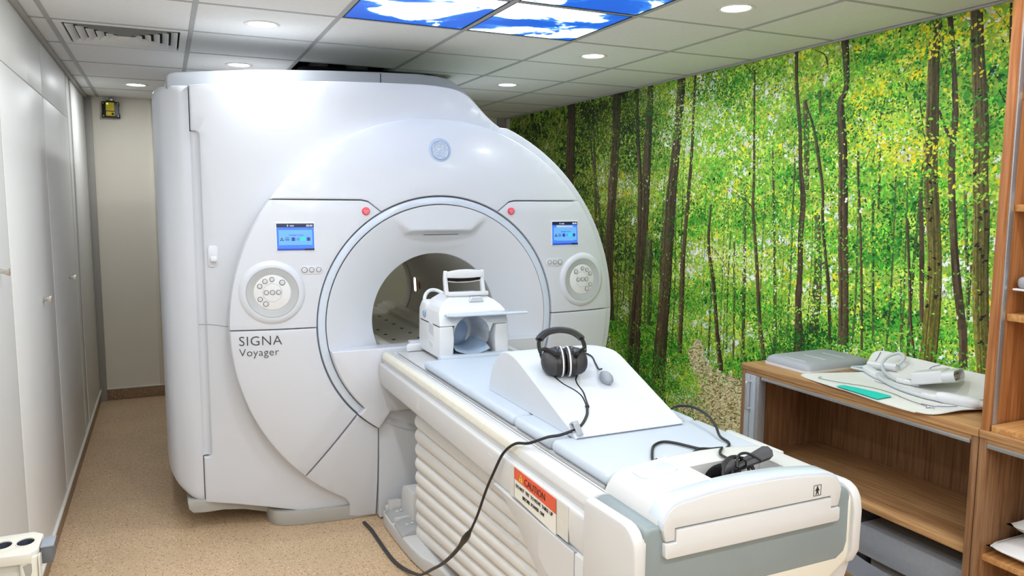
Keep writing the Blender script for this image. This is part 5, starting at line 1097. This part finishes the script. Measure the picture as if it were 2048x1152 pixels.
def mural():
    rg = np.random.default_rng(7)
    XM = XR-.0015; ya, yb_, za, zb_ = .3, 7.0, .06, 2.488
    Vv, Cc, Fi = [], [], []; nv = 0
    S = lambda e0, e1, x: (lambda t: t*t*(3-2*t))(np.clip((x-e0)/(e1-e0), 0, 1))
    LIN = lambda a: np.where(a/255 <= .04045, a/255/12.92, ((a/255+.055)/1.055)**2.4)
    def add(yz, col, off):
        """yz (n,k,2) polygons, col (n,3) sRGB, off (n,) distance from wall"""
        nonlocal nv
        n, k, _ = yz.shape
        y = np.clip(yz[..., 0], ya, yb_); z = np.clip(yz[..., 1], za, zb_)
        P = np.stack([XM-np.repeat(off[:, None], k, 1), y, z], -1).reshape(-1, 3)
        Vv.append(P); Cc.append(np.repeat(LIN(np.clip(col, 0, 255)), k, 0)); Fi.append((np.arange(n*k).reshape(n, k)+nv)); nv += n*k
    def leaves(cy, cz, L, asp, ang, col, off):
        n = len(cy); ca, sa = np.cos(ang), np.sin(ang)
        loc = np.array([[-1, 0], [-.15, .5], [1, 0], [-.15, -.5]])
        u = loc[None, :, 0]*L[:, None]*.5; v = loc[None, :, 1]*(L*asp)[:, None]
        yz = np.stack([cy[:, None]+u*ca[:, None]-v*sa[:, None], cz[:, None]+u*sa[:, None]+v*ca[:, None]], -1)
        add(yz, col, off)
    def fields(y, z):
        dark = S(3.95, 5.1, y)*S(.6, 1.1, z)                       # olive print at the far end, with room dimness partly painted in
        yel = (1-S(2.55, 3.0, y))*S(1.55, 2.1, z)                  # sunlit yellow crowns at the near end
        glow_ = np.exp(-((y-3.75)/.38)**2-((z-1.45)/.55)**2)+.9*np.exp(-((y-2.87)/.16)**2-((z-1.60)/.25)**2)+.6*np.exp(-((y-2.62)/.13)**2-((z-1.95)/.22)**2)+.55*np.exp(-((y-4.25)/.16)**2-((z-2.1)/.35)**2)
        return dark, yel, glow_
    PAL = np.array([(24, 76, 30), (42, 124, 42), (76, 168, 54), (136, 212, 70), (206, 234, 96), (240, 228, 50), (240, 247, 220), (255, 255, 252)], float)
    PD = np.array([(24, 34, 20), (40, 58, 26), (62, 88, 34), (96, 120, 46), (142, 150, 58), (190, 172, 48), (190, 200, 160), (214, 220, 196)], float)
    def vnoise(y, z, sy, sz, tab):
        a = y/sy; b = z/sz; i = np.floor(a).astype(int); j = np.floor(b).astype(int); u = a-i; v = b-j; u = u*u*(3-2*u); v = v*v*(3-2*v)
        g_ = lambda p, q: tab[p % 97, q % 89]
        return (g_(i, j)*(1-u)+g_(i+1, j)*u)*(1-v)+(g_(i, j+1)*(1-u)+g_(i+1, j+1)*u)*v
    tabs = [rg.random((97, 89)) for _ in range(8)]; tix = [0]
    def colour(y, z, bias):
        d, yl, gl = fields(y, z); n = len(y)
        w = np.tile(np.array(bias, float), (n, 1))
        w[:, 5] += yl*1.0*(np.array(bias)[5] > 0); w[:, 4] += .8*gl; w[:, 3] += .3*gl; w[:, 6] += .35*gl*(bias[6] > 0); w[:, 7] += .5*gl*(bias[7] > 0)
        w[:, 0] *= (1-.8*np.clip(gl, 0, 1)); w[:, 1] *= (1-.45*np.clip(gl, 0, 1))
        w[:, 0] += .35*d; w[:, 1] += .4*d; w[:, 7] *= 1-.7*d
        c = np.cumsum(w, 1); c /= c[:, -1:]; tb = tabs[tix[0] % 6]
        nzv = .40*vnoise(y+z*.4, z-y*.12, .20, .09, tb)+.22*vnoise(y-z*.3, z+y*.1, .075, .04, tabs[6])+.38*vnoise(y+.3*z, z, .34, .22, tabs[7])
        nzv = np.clip((nzv-.5)*2.5+.5, 0, 1); k = (np.clip(.74*nzv+.32*rg.random(n)-.03, 0, .9999)[:, None] > c).sum(1).clip(0, 7)
        col = PAL[k]*(1-d[:, None])+PD[k]*d[:, None]
        return col*rg.uniform(.86, 1.14, (n, 1))+rg.normal(0, 5, (n, 3))
    U = lambda a, b, n: rg.uniform(a, b, n)
    layer = lambda k, n: .0001*k+rg.random(n)*.00009
    # bright blurred background
    n = 20000; y = U(1.5, yb_, n); z = U(za, zb_, n)
    leaves(y, z, U(.024, .058, n), U(.45, .8, n), U(0, 6.28, n), colour(y, z, (.1, .3, .5, .8, 1.0, .25, .55, .7)), layer(1, n))
    # woodland path
    pth = np.array(PATHP); m = len(pth)
    def inside(y, z):
        r = np.zeros(len(y), bool); j = m-1
        for i in range(m):
            yi, zi = pth[i]; yj, zj = pth[j]
            cnd = ((zi > z) != (zj > z)) & (y < (yj-yi)*(z-zi)/(zj-zi+1e-9)+yi); r ^= cnd; j = i
        return r
    # distant thin stems
    def stem(poly, cols, lay, ncol=6, rough=.06, step=.022):
        p = np.array(cr([tuple(q) for q in poly], 10)); seg = np.r_[0, np.cumsum(np.hypot(*np.diff(p[:, :2], axis=0).T))]
        k = max(3, int(seg[-1]/step)); s = np.linspace(0, seg[-1], k+1)
        cy = np.interp(s, seg, p[:, 0]); cz = np.interp(s, seg, p[:, 1]); w = np.interp(s, seg, p[:, 2])*rg.uniform(1-rough, 1+rough, k+1)
        e = np.linspace(-.5, .5, ncol+1); quads, colr = [], []
        shade = np.interp(e[:-1]+.5/ncol, [-.5, -.25, .1, .5], [1.18, 1.05, .92, .72])
        base = [np.array(c, float) for c in cols]; cc = rg.uniform(.8, 1.2, ncol)
        for i in range(k):
            f = i/k; b = base[0]*(1-f)+base[-1]*f
            for j in range(ncol):
                quads.append([(cy[i]-e[j]*w[i], cz[i]), (cy[i]-e[j+1]*w[i], cz[i]), (cy[i+1]-e[j+1]*w[i+1], cz[i+1]), (cy[i+1]-e[j]*w[i+1], cz[i+1])])
                cc[j] = np.clip(cc[j]+rg.normal(0, .06), .75, 1.25); colr.append(b*shade[j]*cc[j]*rg.uniform(.9, 1.1))
        add(np.array(quads), np.array(colr), np.full(len(quads), .0001*lay)+rg.random(len(quads))*.00002)
    for t_ in TRUNKS['far']: stem(t_, [(96, 92, 66), (84, 82, 54)], 3.2, 3)
    for k in range(34):
        y0 = U(2.0, 5.2, 1)[0]; z0 = U(.7, 1.1, 1)[0]; w0 = U(.006, .018, 1)[0]
        stem([(y0, z0+U(.5, 1.2, 1)[0], w0*.7), (y0+U(-.03, .03, 1)[0], z0+.25, w0), (y0, z0-.15, w0*1.1)], [(108, 110, 70), (86, 92, 54)], 3, 2)
    # sprays of leaves
    def sprays(nc, per, size, bias, lay, y0=1.5, y1=6.9, z0=.08, z1=2.48, spread=(.16, .045), keep=None):
        tix[0] += 1; cy = U(y0, y1, nc); cz = U(z0, z1, nc)
        if keep is not None: q = keep(cy, cz); cy, cz = cy[q], cz[q]; nc = len(cy)
        tl = rg.normal(0, .35, nc); fam = colour(cy, cz, bias)
        a = rg.normal(0, 1, (nc, per)); b = rg.normal(0, 1, (nc, per))
        y = cy[:, None]+spread[0]*a*np.cos(tl)[:, None]-spread[1]*b*np.sin(tl)[:, None]; z = cz[:, None]+spread[0]*a*np.sin(tl)[:, None]+spread[1]*b*np.cos(tl)[:, None]-.25*np.abs(a)*spread[0]
        n = nc*per; y = y.ravel(); z = z.ravel(); f = np.repeat(fam, per, 0)
        own = colour(y, z, bias); mixv = rg.uniform(.35, .95, (n, 1)); col = f*mixv+own*(1-mixv)
        L = rg.uniform(size[0], size[1], n)
        leaves(y, z, L, rg.uniform(.34, .62, n), rg.normal(-.3, .9, n), col, layer(lay, n))
    sprays(2100, 26, (.011, .024), (.25, .8, .9, .8, .6, .2, .2, .25), 4)
    nopath = lambda y, z: ~inside(y, z)
    sprays(900, 30, (.010, .021), (.9, 1.0, .7, .4, .2, .05, 0, 0), 5, keep=nopath)
    n = 52000; y = U(3.4, 4.35, n); z = U(.15, .8, n); k = inside(y, z); y, z = y[k], z[k]; n = len(y)
    pc = np.where(rg.random((n, 1)) < .62, np.array([[238, 226, 184]]), np.where(rg.random((n, 1)) < .5, np.array([[190, 170, 108]]), np.array([[128, 116, 62]])))*rg.uniform(.85, 1.12, (n, 1))
    leaves(y, z, U(.012, .042, n), U(.2, .4, n), rg.normal(2.75, .25, n), pc.astype(float), layer(5.85, n))
    for t_ in TRUNKS['dark']: stem(t_, [(74, 66, 52), (88, 72, 52)], 6.2, max(2, min(8, int(max(q[2] for q in t_)/.012))))
    for t_ in TRUNKS['branch']: stem([(a, b, c) for a, b, c in t_], [(52, 46, 34), (60, 54, 36)], 6, 1)
    for t_ in TRUNKS['moss']: stem(t_, [(86, 78, 58), (116, 112, 46)], 6.5, 12, .03, .012)
    for t_ in TRUNKS['moss']:                                        # bark knots
        p = np.array(t_)
        for k in range(16):
            i = rg.integers(0, len(p)-1); f = rg.random(); q = p[i]*(1-f)+p[i+1]*f
            n = 6; leaves(q[0]+rg.normal(0, .004, n)+rg.uniform(-.35, .35)*q[2], q[1]+rg.normal(0, .004, n), U(.010, .02, n), U(.4, .7, n), U(-.4, .4, n), np.tile([[34, 30, 24]], (n, 1)).astype(float), layer(6.9, n))
    # foliage in front of the trunks
    nomoss = lambda y, z: ~inside(y, z) & ((np.abs(y-2.37) > .10) & (np.abs(y-2.14) > .10) | (rg.random(len(y)) < .22))
    sprays(600, 26, (.010, .021), (.5, 1.0, 1.0, .8, .5, .15, .1, .0), 7, keep=nomoss, spread=(.11, .03))
    sprays(90, 18, (.015, .027), (.1, .5, .7, .6, .5, 1.2, .1, .1), 8, y0=1.9, y1=2.85, z0=1.75, z1=2.48, spread=(.07, .03))
    sprays(330, 24, (.011, .023), (.7, .9, .8, .7, .5, .1, .15, 0), 8, y0=3.6, y1=5.2, z0=.1, z1=.62, keep=nopath, spread=(.07, .05))
    sprays(180, 24, (.012, .023), (.8, .9, .8, .6, .3, .05, .05, 0), 8, y0=1.9, y1=3.5, z0=.6, z1=1.0, spread=(.08, .04))
    sprays(190, 26, (.012, .023), (.9, 1.0, .6, .4, .3, .1, .05, 0), 8, y0=3.7, y1=5.6, z0=2.12, z1=2.48, spread=(.10, .05))
    # pale glints between leaves
    n = 9000; y = U(1.7, 6.6, n); z = U(.7, 2.48, n); d, yl, gl = fields(y, z); q = rg.random(n) < .18+.55*np.clip(gl, 0, 1); y, z = y[q], z[q]; n = len(y)
    leaves(y, z, U(.008, .022, n), U(.5, .9, n), U(0, 6.28, n), colour(y, z, (0, 0, 0, .1, .5, .3, .8, .9)), layer(5.6, n))
    P = np.concatenate(Vv).astype(np.float32); C = np.concatenate(Cc); F = np.concatenate(Fi).astype(np.int32)
    # base sheet first
    me = bpy.data.meshes.new('forest_mural')
    basev = np.array([(XM, ya, za), (XM, yb_, za), (XM, yb_, zb_), (XM, ya, zb_)], np.float32)
    P = np.concatenate([basev, P]); F = np.concatenate([np.array([[0, 1, 2, 3]], np.int32), F+4]); C = np.concatenate([np.tile(LIN(np.array([[150, 190, 70]])), (4, 1)), C])
    # every piece of print faces into the room
    a, b, c = P[F[:, 0]], P[F[:, 1]], P[F[:, 2]]; nx = np.cross(b-a, c-a)[:, 0]; F[nx > 0] = F[nx > 0][:, ::-1]
    nF = len(F); me.vertices.add(len(P)); me.vertices.foreach_set('co', P.ravel()); me.loops.add(nF*4); me.loops.foreach_set('vertex_index', F.ravel())
    me.polygons.add(nF); me.polygons.foreach_set('loop_start', np.arange(nF, dtype=np.int32)*4); me.update(calc_edges=True)
    at = me.color_attributes.new('print', 'FLOAT_COLOR', 'POINT'); at.data.foreach_set('color', np.c_[C, np.ones(len(C))].astype(np.float32).ravel())
    m, t, b = nt('forest_print'); an = N(t, 'ShaderNodeAttribute'); an.attribute_name = 'print'
    nz = N(t, 'ShaderNodeTexNoise'); nz.inputs['Scale'].default_value = 70; nz.inputs['Detail'].default_value = 3; t.links.new(mapped(t, 1.), nz.inputs['Vector'])
    mx = N(t, 'ShaderNodeMix', data_type='RGBA', blend_type='MULTIPLY'); mx.inputs['Factor'].default_value = .55
    t.links.new(an.outputs['Color'], mx.inputs['A']); t.links.new(ramp(t, nz.outputs['Fac'], [(.3, (.72, .72, .72)), (.7, (1.3, 1.3, 1.3))]), mx.inputs['B'])
    t.links.new(mx.outputs['Result'], b.inputs['Base Color']); b.inputs['Roughness'].default_value = .55; b.inputs['Specular IOR Level'].default_value = .25
    me.materials.append(m)
    o = bpy.data.objects.new('forest_mural', me); COL.objects.link(o)
    return tag(o, 'printed wall mural of a sunlit green forest with a path', 'wall mural')
mural()
